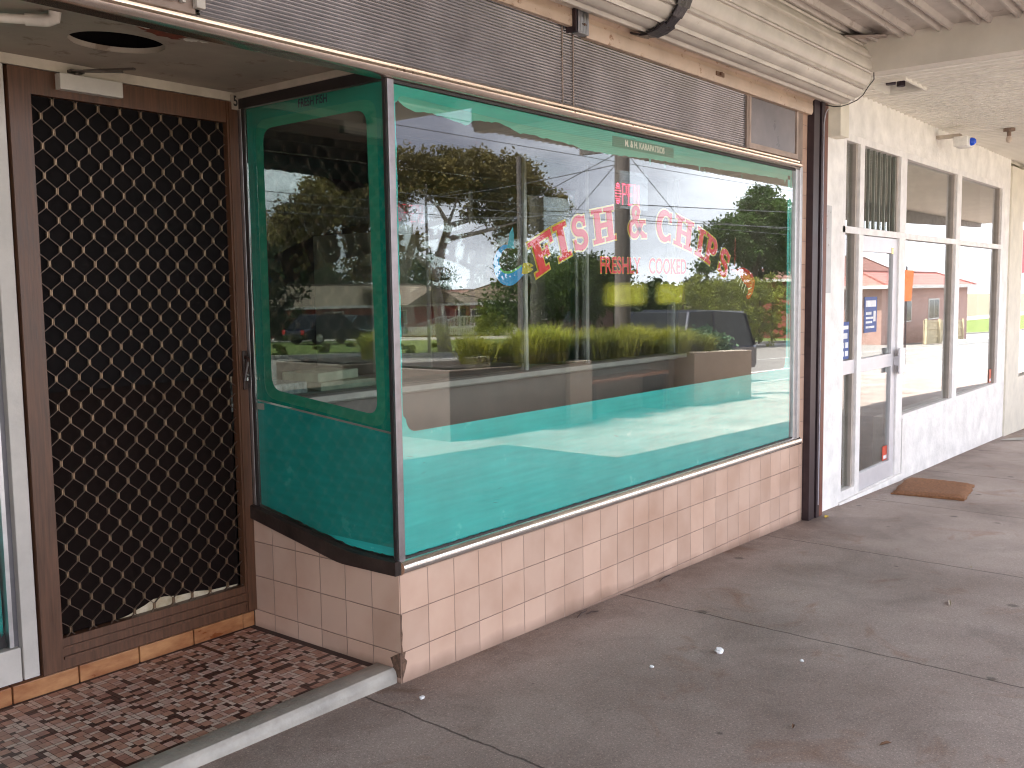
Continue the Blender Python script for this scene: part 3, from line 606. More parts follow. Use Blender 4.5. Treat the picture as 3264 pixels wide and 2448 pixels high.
# transom rail and ribbed glass over the window
b = MB(); prof = [(.03, 1.832), (-.004, 1.834), (-.014, 1.836), (-.030, 1.845), (-.036, 1.858), (-.030, 1.869), (-.016, 1.872), (-.020, 1.881), (-.012, 1.890), (.03, 1.892)]
b.extr(prof, 'x', -4.6, 3.715); rail = part(b, 'transom_rail', BRONZE, smooth=True)
b = MB()
for x in (.10, .055, .02, 1.13, 1.62, 2.3): b.tube([(x, -.037, 1.862-.004*(x>1)), (x, -.034, 1.862-.004*(x>1))], .004, 6)
part(b, 'screw', CHIP, rail)
def ribbed(x0, x1, z0, z1, pitch, depth, vert=False):
    b = MB(); n = int(round(((x1-x0) if vert else (z1-z0))/pitch)); k = 4; vs = []
    for i in range(n*k+1):
        d = -depth*abs(math.sin(PI*i/k)); t = i/(n*k)
        if vert: x = x0+(x1-x0)*t; vs += [(x, d, z0), (x, d, z1)]
        else: z = z0+(z1-z0)*t; vs += [(x0, d, z), (x1, d, z)]
    b.add(vs, [(2*i, 2*i+1, 2*i+3, 2*i+2) for i in range(n*k)]); b.box((x0, .003, z0), (x1, .006, z1)); return b
for x0, x1 in ((-.77, 1.075), (1.082, 1.157), (1.165, 2.93)): part(ribbed(x0, x1, 1.89, 2.34, .0125, .004), 'ribbed_glass', RIBGL, smooth=True)
part(ribbed(2.985, 3.665, 1.925, 2.26, .0155, .006, True), 'ribbed_glass', mat('brown_ribbed_panel', (.20, .165, .155), .3, .2, .2, 4), smooth=True, label='small ribbed panel with upright ribs')
FR2 = mat('taupe_transom_frame', (.27, .20, .165), .5, .2, .2, 9)
b = MB(); b.box((2.93, -.012, 1.89), (2.962, .02, 2.3)); b.box((3.69, -.012, 1.89), (3.77, .02, 2.3), 0); b.box((1.075, -.006, 1.89), (1.082, .01, 2.3)); b.box((1.157, -.006, 1.89), (1.165, .01, 2.3)); part(b, 'transom_post', FR2)
b = MB(); b.box((2.962, -.016, 1.892), (3.69, .01, 1.925)); b.box((2.962, -.016, 1.925), (2.985, .01, 2.27)); b.box((3.665, -.016, 1.925), (3.69, .01, 2.27)); part(b, 'transom_frame', mat('pale_taupe_frame', (.40, .30, .25), .5, .2), bevel=.002)
b = MB(); b.box((-4.6, -.01, 1.89), (-.79, .03, 2.3)); part(b, 'transom_board', FR2)
b = MB(); b.box((-.905, -.03, 1.912), (-.862, -.012, 2.05)); b.box((-.845, -.03, 1.912), (-.832, -.012, 2.05)); b.box((-.80, -.035, 1.905), (-.77, -.012, 2.06)); b.box((-1.2, -.03, 1.925), (-.91, -.012, 2.05)); part(b, 'white_cleat', WHITEP, bevel=.002)
# wall over the front, parapet, body of the building behind
BODY = mat('rendered_parapet', (.58, .52, .44), .8, 0, .15, 3, .003)
b = MB(); b.box((-18, .03, 2.28), (4.12, .25, 4.3)); part(b, 'upper_wall', BODY)
# recess soffit with its round hole
b = MB(); circ = [(-.75+.157*math.cos(a), .497+.13*math.sin(a)*1.0) for a in np.linspace(0, 2*PI, 49)[:-1]]
vs, tri = tess([[(-2.46, .0), (.0, .0), (.0, .905), (-2.46, .905)], circ], lambda x, y: (x, y, 1.90)); b.add(vs, tri)
b.extr([(x, y) for x, y in circ], 'z', 1.9005, 1.918, caps=False)
b.box((-2.46, .0, 2.2), (.0, .905, 2.21)); part(b, 'recess_soffit', SOFFIT)
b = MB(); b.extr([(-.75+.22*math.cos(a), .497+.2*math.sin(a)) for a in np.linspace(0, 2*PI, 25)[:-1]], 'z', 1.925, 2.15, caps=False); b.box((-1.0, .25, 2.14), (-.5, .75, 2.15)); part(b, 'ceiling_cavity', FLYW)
b = MB()
def irregular(cx, cy, rx, ry, n, am, z, mi, rnd): b.add(*tess([[(cx+rx*(1+rnd.uniform(-am, am))*math.cos(2*PI*k/n), cy+ry*(1+rnd.uniform(-am, am))*math.sin(2*PI*k/n)) for k in range(n)]], lambda x, y: (x, y, z)), mi)
irregular(-.70, .285, .075, .03, 18, .35, 1.8985, 0, rn); irregular(-.76, .265, .05, .022, 14, .4, 1.8984, 0, rn); irregular(-.615, .285, .03, .022, 16, .4, 1.8980, 1, rn); irregular(-.575, .275, .018, .008, 10, .5, 1.8981, 1, rn); irregular(-.83, .245, .032, .01, 12, .4, 1.8980, 1, rn); irregular(-.795, .255, .02, .009, 10, .4, 1.8981, 1, rn); irregular(-.25, .22, .025, .012, 8, .5, 1.8980, 1, rn); irregular(-.21, .27, .014, .006, 7, .5, 1.8980, 1, rn); irregular(-1.05, .16, .10, .05, 16, .3, 1.8984, 0, rn)
part(b, 'peeling_patch', [mat('rust_red_primer', (.17, .035, .015), .8, 0, .4, 40), mat('peeled_white_paint', (.72, .68, .60), .7)])
# cream trims round the recess head
b = MB(); b.box((-2.46, .885, 1.862), (-.012, .90, 1.898)); part(b, 'door_head_trim', TRIM); b = MB(); b.box((-.014, .0, 1.872), (-.001, .9, 1.8985)); part(b, 'return_head_trim', TRIM)
# entry: mosaic floor and step
b = MB(); b.box((-2.46, .05, -.60), (-.004, .935, -.3795)); part(b, 'mosaic_bed', GROUT)
MOS = [mat('mosaic_salmon', (0.413, 0.219, 0.156), .4, 0, .2, 50), mat('mosaic_dusty_pink', (0.500, 0.312, 0.250), .4, 0, .2, 50), mat('mosaic_dark_brown', (.075, .032, .024), .4, 0, .2, 50), mat('mosaic_beige', (0.550, 0.413, 0.338), .4, 0, .2, 50), mat('mosaic_terracotta', (0.338, 0.169, 0.125), .4, 0, .2, 50)]
b = MB(); u = .0178; rm = random.Random(5); x = -2.44; z = -.3785; g_ = .0008
nx, ny = int(2.42/(3*u)), int(.76/(3*u))
for i in range(nx):
    for j in range(ny):
        ox, oy = -2.44+i*3*u, .145+j*3*u; fx, fy = rm.random() < .5, rm.random() < .5
        for (a0, b0, a1, b1, pal) in ((0,0,2,2,(0,0,1,4,0)), (2,0,3,2,(3,3,1,3,4,1,2)), (0,2,2,3,(2,3,1,3,3,2)), (2,2,3,3,(2,2,2,3))):
            if fx: a0, a1 = 3-a1, 3-a0
            if fy: b0, b1 = 3-b1, 3-b0
            X0, X1, Y0, Y1 = ox+a0*u+g_, ox+a1*u-g_, oy+b0*u+g_, oy+b1*u-g_
            b.add([(X0,Y0,z),(X1,Y0,z),(X1,Y1,z),(X0,Y1,z)], [(0,1,2,3)], rm.choice(pal))
part(b, 'mosaic_floor', MOS)
b = MB(); prof = [(.020, -.62), (.020, -.400), (.026, -.378), (.040, -.366), (.125, -.366), (.135, -.372), (.135, -.62)]
b.extr([(y, z) for y, z in prof], 'x', -2.46, -.008); part(b, 'door_step', STEP, smooth=True)
b = MB()
for i in range(12):
    x1 = .0-.245*i; 
    if i == 0: b.box((-.062, .905, -.378), (-.004, .93, -.314)); continue
    b.box((x1+.245*.75-.245+.003, .905, -.378), (x1+.245*.75-.003-.0, .93, -.314))
part(b, 'orange_threshold_tile', ORANGE, bevel=.002)
b = MB(); b.box((-2.46, .93, -.62), (0, 1.06, -.305)); part(b, 'threshold', mat('dark_red_threshold', (.05, .015, .012), .7))
# recessed panel left of the door
b = MB(); b.box((-1.0, .895, -.30), (-.945, .98, 1.862)); part(b, 'white_door_jamb', WHITEP, bevel=.003)
b = MB(); b.box((-1.022, .925, -.30), (-1.0, .965, 1.862)); part(b, 'jamb_channel', mat('grey_channel', (.16, .15, .16), .5, .3)); b = MB(); b.box((-1.037, .912, -.175), (-1.022, .96, 1.862)); b.box((-2.46, .912, 1.835), (-1.037, .96, 1.862)); part(b, 'window_frame', ALU)
b = MB(); b.box((-2.46, .90, -.302), (-1.005, .98, -.178)); part(b, 'white_sill_box', WHITEP, bevel=.003)
b = MB(); b.box((-2.46, .935, -.178), (-1.037, .941, 1.835)); lw = part(b, 'entry_window', PANE, label='turquoise painted window left of the security door')
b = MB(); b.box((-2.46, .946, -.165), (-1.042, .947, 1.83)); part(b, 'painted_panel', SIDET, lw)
b = MB(); b.add(*tess([[(-1.07, -.175), (-1.04, -.175), (-1.043, -.12), (-1.055, -.135), (-1.06, -.105), (-1.075, -.14)]], fp(.9335))); part(b, 'peeled_patch', BLACKF, lw)
# the matching display block left of the entry (outside the picture)
b = MB(); b.box((-4.6, 0, -.9), (-2.46, .98, .0)); part(b, 'tiled_base_wall', TILE); b = MB(); b.box((-4.6, .008, .0), (-2.46, .014, 1.834)); lf = part(b, 'left_window', PANE, label='second display window left of the entry')
b = MB(); b.box((-4.6, .018, .03), (-2.46, .019, .55)); part(b, 'painted_lower_panel', TEAL, lf)
# ---- security door
dr = MB(); y0, y1 = .885, .918
dr.box((-.938, y0-.004, -.302), (-.862, y1, 1.858)); dr.box((-.060, y0-.004, -.302), (.0-.006, y1, 1.858)); dr.box((-.862, y0, 1.772), (-.060, y1, 1.858)); dr.box((-.862, y0, -.302), (-.060, y1, -.185))
door = part(dr, 'security_door', BROWNF, label='brown security screen door with diamond grille')
b = MB(); b.box((-.862, y0-.012, -.262), (-.060, y0-.001, -.252)); b.box((-.862, y0-.008, -.222), (-.060, y0-.001, -.216)); b.box((-.052, y0-.010, -.30), (-.048, y0-.005, 1.85)); part(b, 'frame_bead', BROWNF, door)
gb = MB(); p_, q_ = .0855, .1035; wdt = .0011
gx0, gx1, gz0, gz1 = -.862, -.060, -.185, 1.772; YG = .898
cols = int((gx1-gx0)/(p_/2))+3; z_ref = 1.080; x_ref = -.824
def clipz(z): return min(max(z, gz0), gz1)
for i in range(-2, cols):
    xc = x_ref + i*p_/2
    # nodes of column i sit at z_ref + (m + (i%2)/2)*q
    for m_ in range(-14, 9):
        zn = z_ref + (m_ + (i % 2)*.5)*q_
        if xc < gx0-.01 or xc > gx1+.01: continue
        if gz0 < zn < gz1 and gx0 < xc < gx1:
            for s in (-1, 1): gb.box((xc+s*.0030-.0012, YG-.006, max(zn-.011, gz0)), (xc+s*.0030+.0012, YG+.004, min(zn+.011, gz1)), 1)
            gb.box((xc-.0022, YG-.003, max(zn-.009, gz0)), (xc+.0022, YG+.001, min(zn+.009, gz1)), 1)
        # strand from this node up-right and up-left to the neighbours
        for s in (-1, 1):
            pts = []
            for k in range(7):
                t = k/6; e_ = t-.012*math.sin(2*PI*t); pts.append((xc+s*(.003+(p_/2-.006)*e_), zn+.011+(q_/2-.022)*t))
            for k in range(6):
                (xa, za), (xb, zb) = pts[k], pts[k+1]
                if za < gz0 or zb > gz1 or min(xa, xb) < gx0 or max(xa, xb) > gx1: continue
                n_ = Vector((zb-za, 0, -(xb-xa))).normalized()*wdt
                gb.add([(xa-n_.x, YG-.005, za-n_.z), (xa+n_.x, YG-.005, za+n_.z), (xb+n_.x, YG-.005, zb+n_.z), (xb-n_.x, YG-.005, zb-n_.z), (xa-n_.x, YG+.003, za-n_.z), (xa+n_.x, YG+.003, za+n_.z), (xb+n_.x, YG+.003, zb+n_.z), (xb-n_.x, YG+.003, zb-n_.z)], [(0,1,2,3),(0,4,7,3),(1,5,6,2),(4,5,6,7)], 0)
part(gb, 'grille', [GRILLE, NODE], door)
b = MB(); b.box((-.862, .910, .72), (-.060, .912, 1.772)); part(b, 'flyscreen', FLYW, door)
b = MB(); b.box((-.862, .930, -.185), (-.060, .935, .72)); part(b, 'inner_door_panel', FLYW2, door)
b = MB(); b.add([(x, .922, z) for x, z in [(-.62, -.186), (-.08, -.186), (-.07, -.180), (-.20, -.174), (-.28, -.160), (-.36, -.158), (-.42, -.146), (-.47, -.144), (-.51, -.160), (-.54, -.168), (-.58, -.180)]], [tuple(range(11))]); part(b, 'torn_paper', mat('torn_cream_paper', (.50, .36, .19), .8, 0, .35, 14, c2=(.66, .58, .44)), door)
b = MB(); b.box((-.034, .872, .663), (-.011, .882, .828)); b.tube([(-.022, .872, .80), (-.022, .852, .795), (-.03, .845, .78), (-.052, .842, .70)], [.008, .008, .009, .006], 8); part(b, 'door_handle', mat('brown_handle', (.035, .018, .014), .35), door, bevel=.002)
b = MB(); b.tube([(-.0175, .8715, .722), (-.0175, .866, .722)], .0085, 12); b.box((-.0225, .866, .700), (-.0125, .8715, .722)); lk = part(b, 'lock_cylinder', mat('bright_nickel', (.8, .8, .8), .25, 1), door)
b = MB(); b.box((-.0190, .8652, .716), (-.0160, .8661, .726)); part(b, 'keyhole', BLACKF, lk)
b = MB(); b.box((-.773, .845, 1.797), (-.535, .882, 1.853)); cl = part(b, 'door_closer', WHITEP, bevel=.002)
b = MB(); b.tube([(-.70, .865, 1.853), (-.70, .865, 1.864)], .010, 10); b.obox((-.655, .80, 1.868), (.17, .018, .006), -.72); b.obox((-.622, .78, 1.876), (.19, .016, .006), 2.9*0+-1.0); b.box((-.725, .855, 1.865), (-.675, .885, 1.874)); part(b, 'closer_arm', mat('dark_closer_arm', (.09, .07, .06), .4, .6), cl)
# display interior: shelf, back riser, ledge, glazed partition
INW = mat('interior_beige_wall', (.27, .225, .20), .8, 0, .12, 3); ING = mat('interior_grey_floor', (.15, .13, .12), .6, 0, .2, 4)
b = MB(); b.box((.1, .14, -.05), (3.70, .86, .02)); part(b, 'display_floor', ING)
b = MB(); b.box((.015, .90, -.05), (3.70, .93, .558)); part(b, 'display_riser', INW)
b = MB(); b.box((.012, .80, .575), (3.74, .96, .605)); b.box((.012, .875, .558), (3.74, .90, .575)); part(b, 'display_ledge', WHITEP, bevel=.003)
b = MB(); b.box((3.70, .02, -.05), (3.716, .96, 2.2)); part(b, 'display_end_wall', INW)
b = MB(); b.box((.0125, .02, 1.835), (3.716, .95, 1.85)); part(b, 'display_ceiling', INW)
pt = empty('glass_partition', (1.9, .88, .605), 'glazed partition standing on the white ledge behind the long window', 'partition')
b = MB(); b.box((.03, .880, .606), (3.70, .886, 1.835)); b.build('glass_pane', PANE_IN, pt)
for x, w in ((1.92, .012), (2.55, .010), (3.66, .008), (3.69, .007)):
    b = MB(); b.box((x-w, .866, .606), (x+w, .879, 1.834)); b.build('mullion', ALU, pt)
# shop interior behind
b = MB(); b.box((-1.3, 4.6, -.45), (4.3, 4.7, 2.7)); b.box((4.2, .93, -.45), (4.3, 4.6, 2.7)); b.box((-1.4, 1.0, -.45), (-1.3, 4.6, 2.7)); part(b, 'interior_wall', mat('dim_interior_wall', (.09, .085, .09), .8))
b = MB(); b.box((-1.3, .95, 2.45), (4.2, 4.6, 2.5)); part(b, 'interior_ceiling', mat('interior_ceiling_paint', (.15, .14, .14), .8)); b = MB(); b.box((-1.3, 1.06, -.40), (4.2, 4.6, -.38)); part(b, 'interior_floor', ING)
b = MB(); b.box((-4.6, .98, -.9), (-1.4, 1.1, 3.2)); b.box((-1.4, .95, 1.95), (0, 1.0, 3)); part(b, 'back_wall', BODY)
b = MB(); b.box((-4.6, .25, 3.0), (4.12, 9, 3.1)); b.box((-4.6, 9, -.9), (4.12, 9.1, 3.1)); b.box((-18, 0, -.9), (-4.6, 9.1, 2.28)); b.box((-18, .25, 2.28), (-4.6, 9.1, 3.2)); part(b, 'building_shell', BODY)  # walls past the left window are unseen, extended to block sky light

def thing(name, bm_, mats, label, cat, group=None, **k): o = bm_.build(name, mats, None, **k); return tag(o, label, cat, group)
# ---- things inside the shop
ct = empty('serving_counter', (1.2, 1.9, -.38), 'grey serving counter with pale top seen dimly through the partition', 'counter')
b = MB(); b.box((.2, 1.45, -.38), (3.0, 2.05, .50)); b.build('counter_body', mat('counter_grey', (.12, .115, .12), .5), ct); b = MB(); b.box((.15, 1.40, .50), (3.05, 2.10, .54)); b.build('counter_top', mat('counter_pale', (.45, .44, .43), .35), ct, bevel=.003)
NEWS = mat('newspaper', (.55, .58, .60), .8, 0, .4, 40)
b = MB(); b.box((.52, 1.50, .541), (.82, 1.80, .60)); thing('newspaper_pile', b, NEWS, 'pile of folded newspapers on the counter seen through the side window', 'newspapers', bevel=.004)
b = MB(); b.box((.90, 1.48, .541), (1.30, 1.78, .585)); b.obox((1.05, 1.66, .613), (.36, .25, .05), .2); thing('paper_wrap_stack', b, mat('butchers_paper', (.60, .62, .50), .8), 'stack of pale wrapping paper beside the newspapers on the counter', 'wrapping paper', bevel=.004)
b = MB(); b.box((.46, 1.86, .541), (.72, 1.88, .98)); thing('cardboard_sheet', b, mat('cardboard', (.38, .29, .21), .8), 'tan cardboard sheet standing on the counter behind the newspapers', 'cardboard', bevel=.002)
fg = empty('drinks_fridge', (3.2, 3.3, -.38), 'tall white drinks fridge against the shop back wall', 'fridge')
b = MB(); b.box((2.9, 3.2, -.38), (3.6, 3.9, 1.55)); b.build('fridge_body', WHITEP, fg, bevel=.01); b = MB(); b.box((2.96, 3.17, -.25), (3.54, 3.19, 1.35)); fd = b.build('fridge_door', PANE, fg); b = MB(); b.box((2.99, 3.145, .5), (3.01, 3.169, .9)); b.build('handle', ALU, fd)
b = MB(); b.box((1.2, 4.55, 1.2), (2.9, 4.59, 1.9)); mb_ = thing('menu_board', b, mat('menu_white', (.62, .62, .60), .5), 'wide pale menu board on the shop back wall', 'menu board')
b = MB(); b.box((2.05, .30, .02), (2.55, .62, .32)); thing('white_box', b, mat('carton_grey', (.34, .30, .28), .8), 'closed brown carton on the display floor under the ledge', 'box', bevel=.004)
# LED OPEN sign
LED = emis('red_led', (1, .05, .12), 3.0)
os_ = empty('open_sign', (1.67, .09, 1.49), 'small hanging light sign of red dots reading OPEN behind the glass', 'sign')
b = MB(); b.box((1.650, .105, 1.475), (1.995, .109, 1.665)); b.build('sign_panel', glass('clear_acrylic', (.86, .88, .92), 1.0, .05, .04), os_)
b = MB(); b.tube([(1.690, .107, 1.665), (1.690, .107, 1.83)], .001, 4); b.tube([(1.950, .107, 1.665), (1.950, .107, 1.83)], .001, 4); b.build('hanging_cord', DARKSEAL, os_)
def dots(pts):
    for x, z in pts: b.add([(x+.0028*c, .1035-(.0015 if c == s == 0 else 0), z+.0028*s) for c, s in ((1,0),(0,1),(-1,0),(0,-1))], [(0,1,2,3)])
def ln(x0, z0, x1, z1, n): return [(x0+(x1-x0)*i/(n-1), z0+(z1-z0)*i/(n-1)) for i in range(n)]
b = MB(); Hh = .10; z0 = 1.497
dots([(1.700+.021*math.cos(a), z0+Hh/2+Hh/2*math.sin(a)) for a in np.linspace(0, 2*PI, 23)[:-1]]); dots([(1.700+.011*math.cos(a), z0+Hh/2+Hh*.38*math.sin(a)) for a in np.linspace(0, 2*PI, 17)[:-1]])
w = .034; s0 = 1.745
dots(ln(s0, z0, s0, z0+Hh, 11)+ln(s0, z0+Hh, s0+w*.7, z0+Hh, 4)+ln(s0, z0+Hh*.5, s0+w*.7, z0+Hh*.5, 4)+ln(s0+w, z0+Hh*.9, s0+w, z0+Hh*.6, 4))
s0 = 1.800; dots(ln(s0, z0, s0, z0+Hh, 11)+ln(s0, z0+Hh, s0+w, z0+Hh, 5)+ln(s0, z0+Hh*.5, s0+w*.8, z0+Hh*.5, 4)+ln(s0, z0, s0+w, z0, 5))
s0 = 1.860; dots(ln(s0, z0, s0, z0+Hh, 11)+ln(s0+w*1.2, z0, s0+w*1.2, z0+Hh, 11)+ln(s0, z0+Hh, s0+w*1.2, z0, 10))
b.build('lettering', LED, os_, label='red light dots reading OPEN')
# ---- house number, pipe
nb = empty('house_number', (-.01, .885, 1.85), 'small cream plate with a dark 5 at the top corner of the door frame', 'number plate')
b = MB(); b.box((-.036, .876, 1.828), (.0-.003, .884, 1.888)); b.build('plate', mat('aged_cream_plate', (.40, .33, .27), .6), nb, bevel=.001)
text_obj('5', .058, BLACKF, (-.018, .874, 1.861), RF, nb, off=.0015, sx_=.8)
pp_ = empty('water_pipe', (-1.12, .3, 1.87), 'white plastic pipe with an elbow under the entry soffit', 'pipe')
PVC = mat('white_pvc', (.72, .66, .58), .4)
b = MB(); b.tube([(-1.7, .72, 1.872), (-1.10, .325, 1.872)], .014, 12); b.build('pipe_run', PVC, pp_, smooth=True)
b = MB(); b.tube([(-1.125, .342, 1.872), (-1.075, .308, 1.872), (-1.062, .296, 1.878), (-1.062, .290, 1.899)], [.018, .018, .0185, .018], 12); b.build('elbow', PVC, pp_, smooth=True)

# ---------------------------------------------------------------- roller shutter
rs = empty('roller_shutter', (3.9, -.05, -.54), 'rolled up cream roller shutter over the long window with dark guide rail', 'roller shutter')
def roll(x0, x1, cy, cz, rad, nslat, mats, ph=0):
    b = MB(); prof = []
    for i in range(nslat):
        a0 = 2*PI*i/nslat+ph; a1 = 2*PI*(i+1)/nslat+ph; p0 = Vector((math.cos(a0), math.sin(a0)))*rad; p1 = Vector((math.cos(a1), math.sin(a1)))*rad; d = (p1-p0)
        nn = Vector((d.y, -d.x)).normalized()
        for t, h in ((.015, -.008), (.06, .003), (.12, .011), (.19, .008), (.24, -.006), (.275, -.006), (.31, .002), (.55, .008), (.80, .006), (.98, -.004)):
            q = p0+d*t+nn*h; prof.append((cy+q.x, cz+q.y))
    b.extr(prof, 'x', x0, x1); return b
b = roll(-4.2, 4.05, -.155, 2.485, .210, 13, SLAT, .35); b.build('shutter_roll', SLAT, rs, smooth=True)
b = MB(); E_ = [(-.155+.222*math.cos(a+.35), 2.485+.222*math.sin(a+.35), ) for a in np.linspace(0, 2*PI, 27)]
b.tube([(4.052+.006*(i % 2), y+.008*math.sin(i*2.3), z) for i, (y, z) in enumerate(E_)], .0035, 6); b.build('roll_edge_wire', BLACK, rs)
b = MB(); prof = [(-.012, 2.44), (-.040, 2.42), (-.046, 2.36), (-.036, 2.318), (-.050, 2.312), (-.056, 2.298), (-.040, 2.285), (-.040, 2.262), (-.012, 2.262)]
b.extr(prof, 'x', 1.215, 3.862); b.build('lower_slat', SLATB, rs, smooth=True)
b = MB(); prof = [(-.010, 2.262), (-.042, 2.262), (-.048, 2.252), (-.048, 2.214), (-.040, 2.196), (-.010, 2.196)]
b.extr(prof, 'x', 1.215, 3.850); b.build('bottom_bar', SLATB, rs, smooth=True)
b = MB(); b.box((2.46, -.056, 2.228), (2.55, -.046, 2.250)); b.tube([(2.50, -.056, 2.24), (2.50, -.068, 2.24)], .010, 8); b.build('shutter_lock', mat('rusty_lock', (.20, .12, .08), .5, .6, .4, 60), rs)
b = MB(); prof = [(-.02, 2.47), (-.044, 2.44), (-.050, 2.36), (-.040, 2.30), (-.044, 2.29), (-.044, 2.222), (-.02, 2.222)]
b.extr(prof, 'x', -4.6, 1.10); b.build('lower_slat', SLATB, rs, smooth=True, label='lower slat of the shutter left of the bracket')
b = MB(); b.box((1.10, -.062, 2.20), (1.112, -.01, 2.5)); b.build('centre_rail', RAILD, rs)
b = MB(); prof = [(1.118, -.066), (1.198, -.066), (1.198, -.056), (1.205, -.03), (1.118, -.03)]; b.extr(prof, 'z', 2.196, 2.33)
for k in range(7): b.box((1.122+k*.0115, -.069, 2.196), (1.126+k*.0115, -.066, 2.325))
b.obox((1.158, -.09, 2.345), (.08, .07, .008), 0, 0, .6); br_ = b.build('bracket', ALU, rs, bevel=.0015)
b = MB(); b.tube([(1.155, -.070, 2.236), (1.155, -.075, 2.236)], .006, 8); b.tube([(1.14, -.070, 2.236), (1.14, -.072, 2.236)], .003, 6); b.tube([(1.17, -.070, 2.236), (1.17, -.072, 2.236)], .003, 6); b.build('bolt', CHIP, br_)
b = MB(); pts = [(1.52+.008*i, -.155-.232*math.cos(a), 2.485-.232*math.sin(a)) for i, a in enumerate(np.linspace(-.5, 2.0, 12))]
for i in range(11):
    p, q = Vector(pts[i]), Vector(pts[i+1]); w = .045+.012*math.sin(i*1.9)
    b.add([p-Vector((w,0,0)), p+Vector((w,0,0)), q+Vector((w,0,0)), q-Vector((w,0,0)), p*1+Vector((-w,.004,.012)), p+Vector((w,.004,.012)), q+Vector((w,.004,.012)), q+Vector((-w,.004,.012))], [(0,1,2,3),(0,4,5,1),(2,6,7,3),(0,3,7,4),(1,5,6,2)])
b.build('black_tape', BLACK, rs, smooth=True)
b = MB(); prof = [(3.868, -.05), (3.965, -.05), (3.965, -.012), (3.985, -.012), (3.985, -.058), (4.04, -.058), (4.04, .0), (3.868, .0)]
b.extr(prof, 'z', GZ(3.95)+.003, 2.30); b.build('guide_rail', RAILD, rs, bevel=.002)
b = MB(); b.box((4.042, -.05, GZ(4.1)+.003), (4.118, .0, 2.32)); b.build('guide_rail', RAILR, rs, bevel=.003, label='red brown outer rail')
b = MB(); b.tube([(4.012, -.060, -.45), (4.012, -.060, 2.15), (4.02, -.066, 2.22), (4.06, -.066, 2.255), (4.10, -.06, 2.26)], .004, 6); b.build('cable', mat('pale_cable', (.5, .47, .52), .5), rs)

# ---------------------------------------------------------------- awning
aw = empty('street_awning', (4.04, -1.5, 2.45), 'awning over the footpath with ribbed metal underside, steel beam and cream lining', 'awning')
prof = []; yy = .0
ZD = lambda y: max(0, -y-2.2)*.085
while yy > -4.5:
    for dy, z in ((0, 2.672), (-.075, 2.672), (-.088, 2.640), (-.104, 2.640), (-.117, 2.672), (-.140, 2.672), (-.153, 2.640), (-.169, 2.640), (-.182, 2.672)): prof.append((yy+dy, z+ZD(yy+dy)))
    yy -= .226
b = MB(); n_ = len(prof)
b.add([(-18, y, z) for y, z in prof]+[(4.04, y, z) for y, z in prof], [(i, i+1, n_+i+1, n_+i) for i in range(n_-1)]); b.build('ribbed_decking', DECK, aw)  # awning carried on unseen to the left to block sky from that end
b = MB(); b.box((4.06, -3.1, 2.72), (22, .03, 2.76)); b.extr([(.03, 2.71), (-2.2, 2.71), (-4.6, 2.93), (-4.6, 2.96), (-2.2, 2.75), (.03, 2.75)], 'x', -18, 4.06); b.build('roof_sheet', DECK, aw)
b = MB(); b.add([(3.35, -.06, 2.60), (4.03, -.04, 2.655), (4.03, -.46, 2.655), (3.80, -.52, 2.62)], [(0,1,2,3)]); b.add([(3.35, -.06, 2.606), (4.03, -.04, 2.661), (4.03, -.46, 2.661), (3.80, -.52, 2.626)], [(0,1,2,3)]); b.build('flashing_plate', worn('mottled_flashing', (.42, .35, .31), (.22, .16, .13), .45, 30, .7), aw)
b = MB(); b.box((4.04, -3.05, 2.452), (4.05, -.0, 2.70)); b.box((4.05, -3.05, 2.452), (4.17, -.0, 2.462)); b.box((4.05, -3.05, 2.69), (4.17, 0, 2.70)); b.box((4.04, -4.58, 2.66), (4.055, -3.05, 2.88)); b.build('steel_beam', BEAM, aw)
b = MB(); vs = []; x = 4.17; prof = []
while x < 22:
    for dx, z in ((0, 2.478), (.088, 2.478), (.094, 2.466), (.104, 2.466), (.110, 2.478)): prof.append((x+dx, z))
    x += .110
hx0, hx1, hy0, hy1 = 4.46, 4.92, -.44, -.20; n_ = len(prof); ysl = [0, hy1, hy0, -3.05]
for j in range(3):
    for i in range(n_-1):
        if j == 1 and hx0 < (prof[i][0]+prof[i+1][0])/2 < hx1: continue
        b.add([(prof[i][0], ysl[j], prof[i][1]), (prof[i+1][0], ysl[j], prof[i+1][1]), (prof[i+1][0], ysl[j+1], prof[i+1][1]), (prof[i][0], ysl[j+1], prof[i][1])], [(0,1,2,3)])
b.build('ribbed_lining', LINING, aw)
b = MB(); t = .014
b.box((hx0-t, hy0-t, 2.455), (hx1+t, hy0, 2.60)); b.box((hx0-t, hy1, 2.455), (hx1+t, hy1+t, 2.60)); b.box((hx0-t, hy0, 2.455), (hx0, hy1, 2.60)); b.box((hx1, hy0, 2.455), (hx1+t, hy1, 2.60)); ht = b.build('hatch_frame', LINING, aw)
b = MB(); b.box((hx0, hy0, 2.595), (hx1, hy1, 2.60)); b.tube([(4.62, -.3, 2.60), (4.62, -.3, 2.47)], .035, 8); b.tube([(4.78, -.32, 2.60), (4.78, -.32, 2.48)], .03, 8); b.build('hatch_fitting', mat('dark_hatch', (.035, .02, .03), .6), ht)
FAP = mat('fascia_paint', (.42, .40, .40), .6)
b = MB(); b.box((-18, -4.62, 2.80), (4.06, -4.58, 3.02)); b.box((4.06, -3.09, 2.50), (11.8, -3.05, 2.78)); b.add([(11.8,-3.09,2.10),(22,-3.09,2.38),(22,-3.09,2.76),(11.8,-3.09,2.76),(11.8,-3.05,2.10),(22,-3.05,2.38),(22,-3.05,2.76),(11.8,-3.05,2.76)], [(0,1,2,3),(4,5,6,7),(0,1,5,4),(0,4,7,3),(1,5,6,2)]); b.build('fascia', FAP, aw)
b = MB()
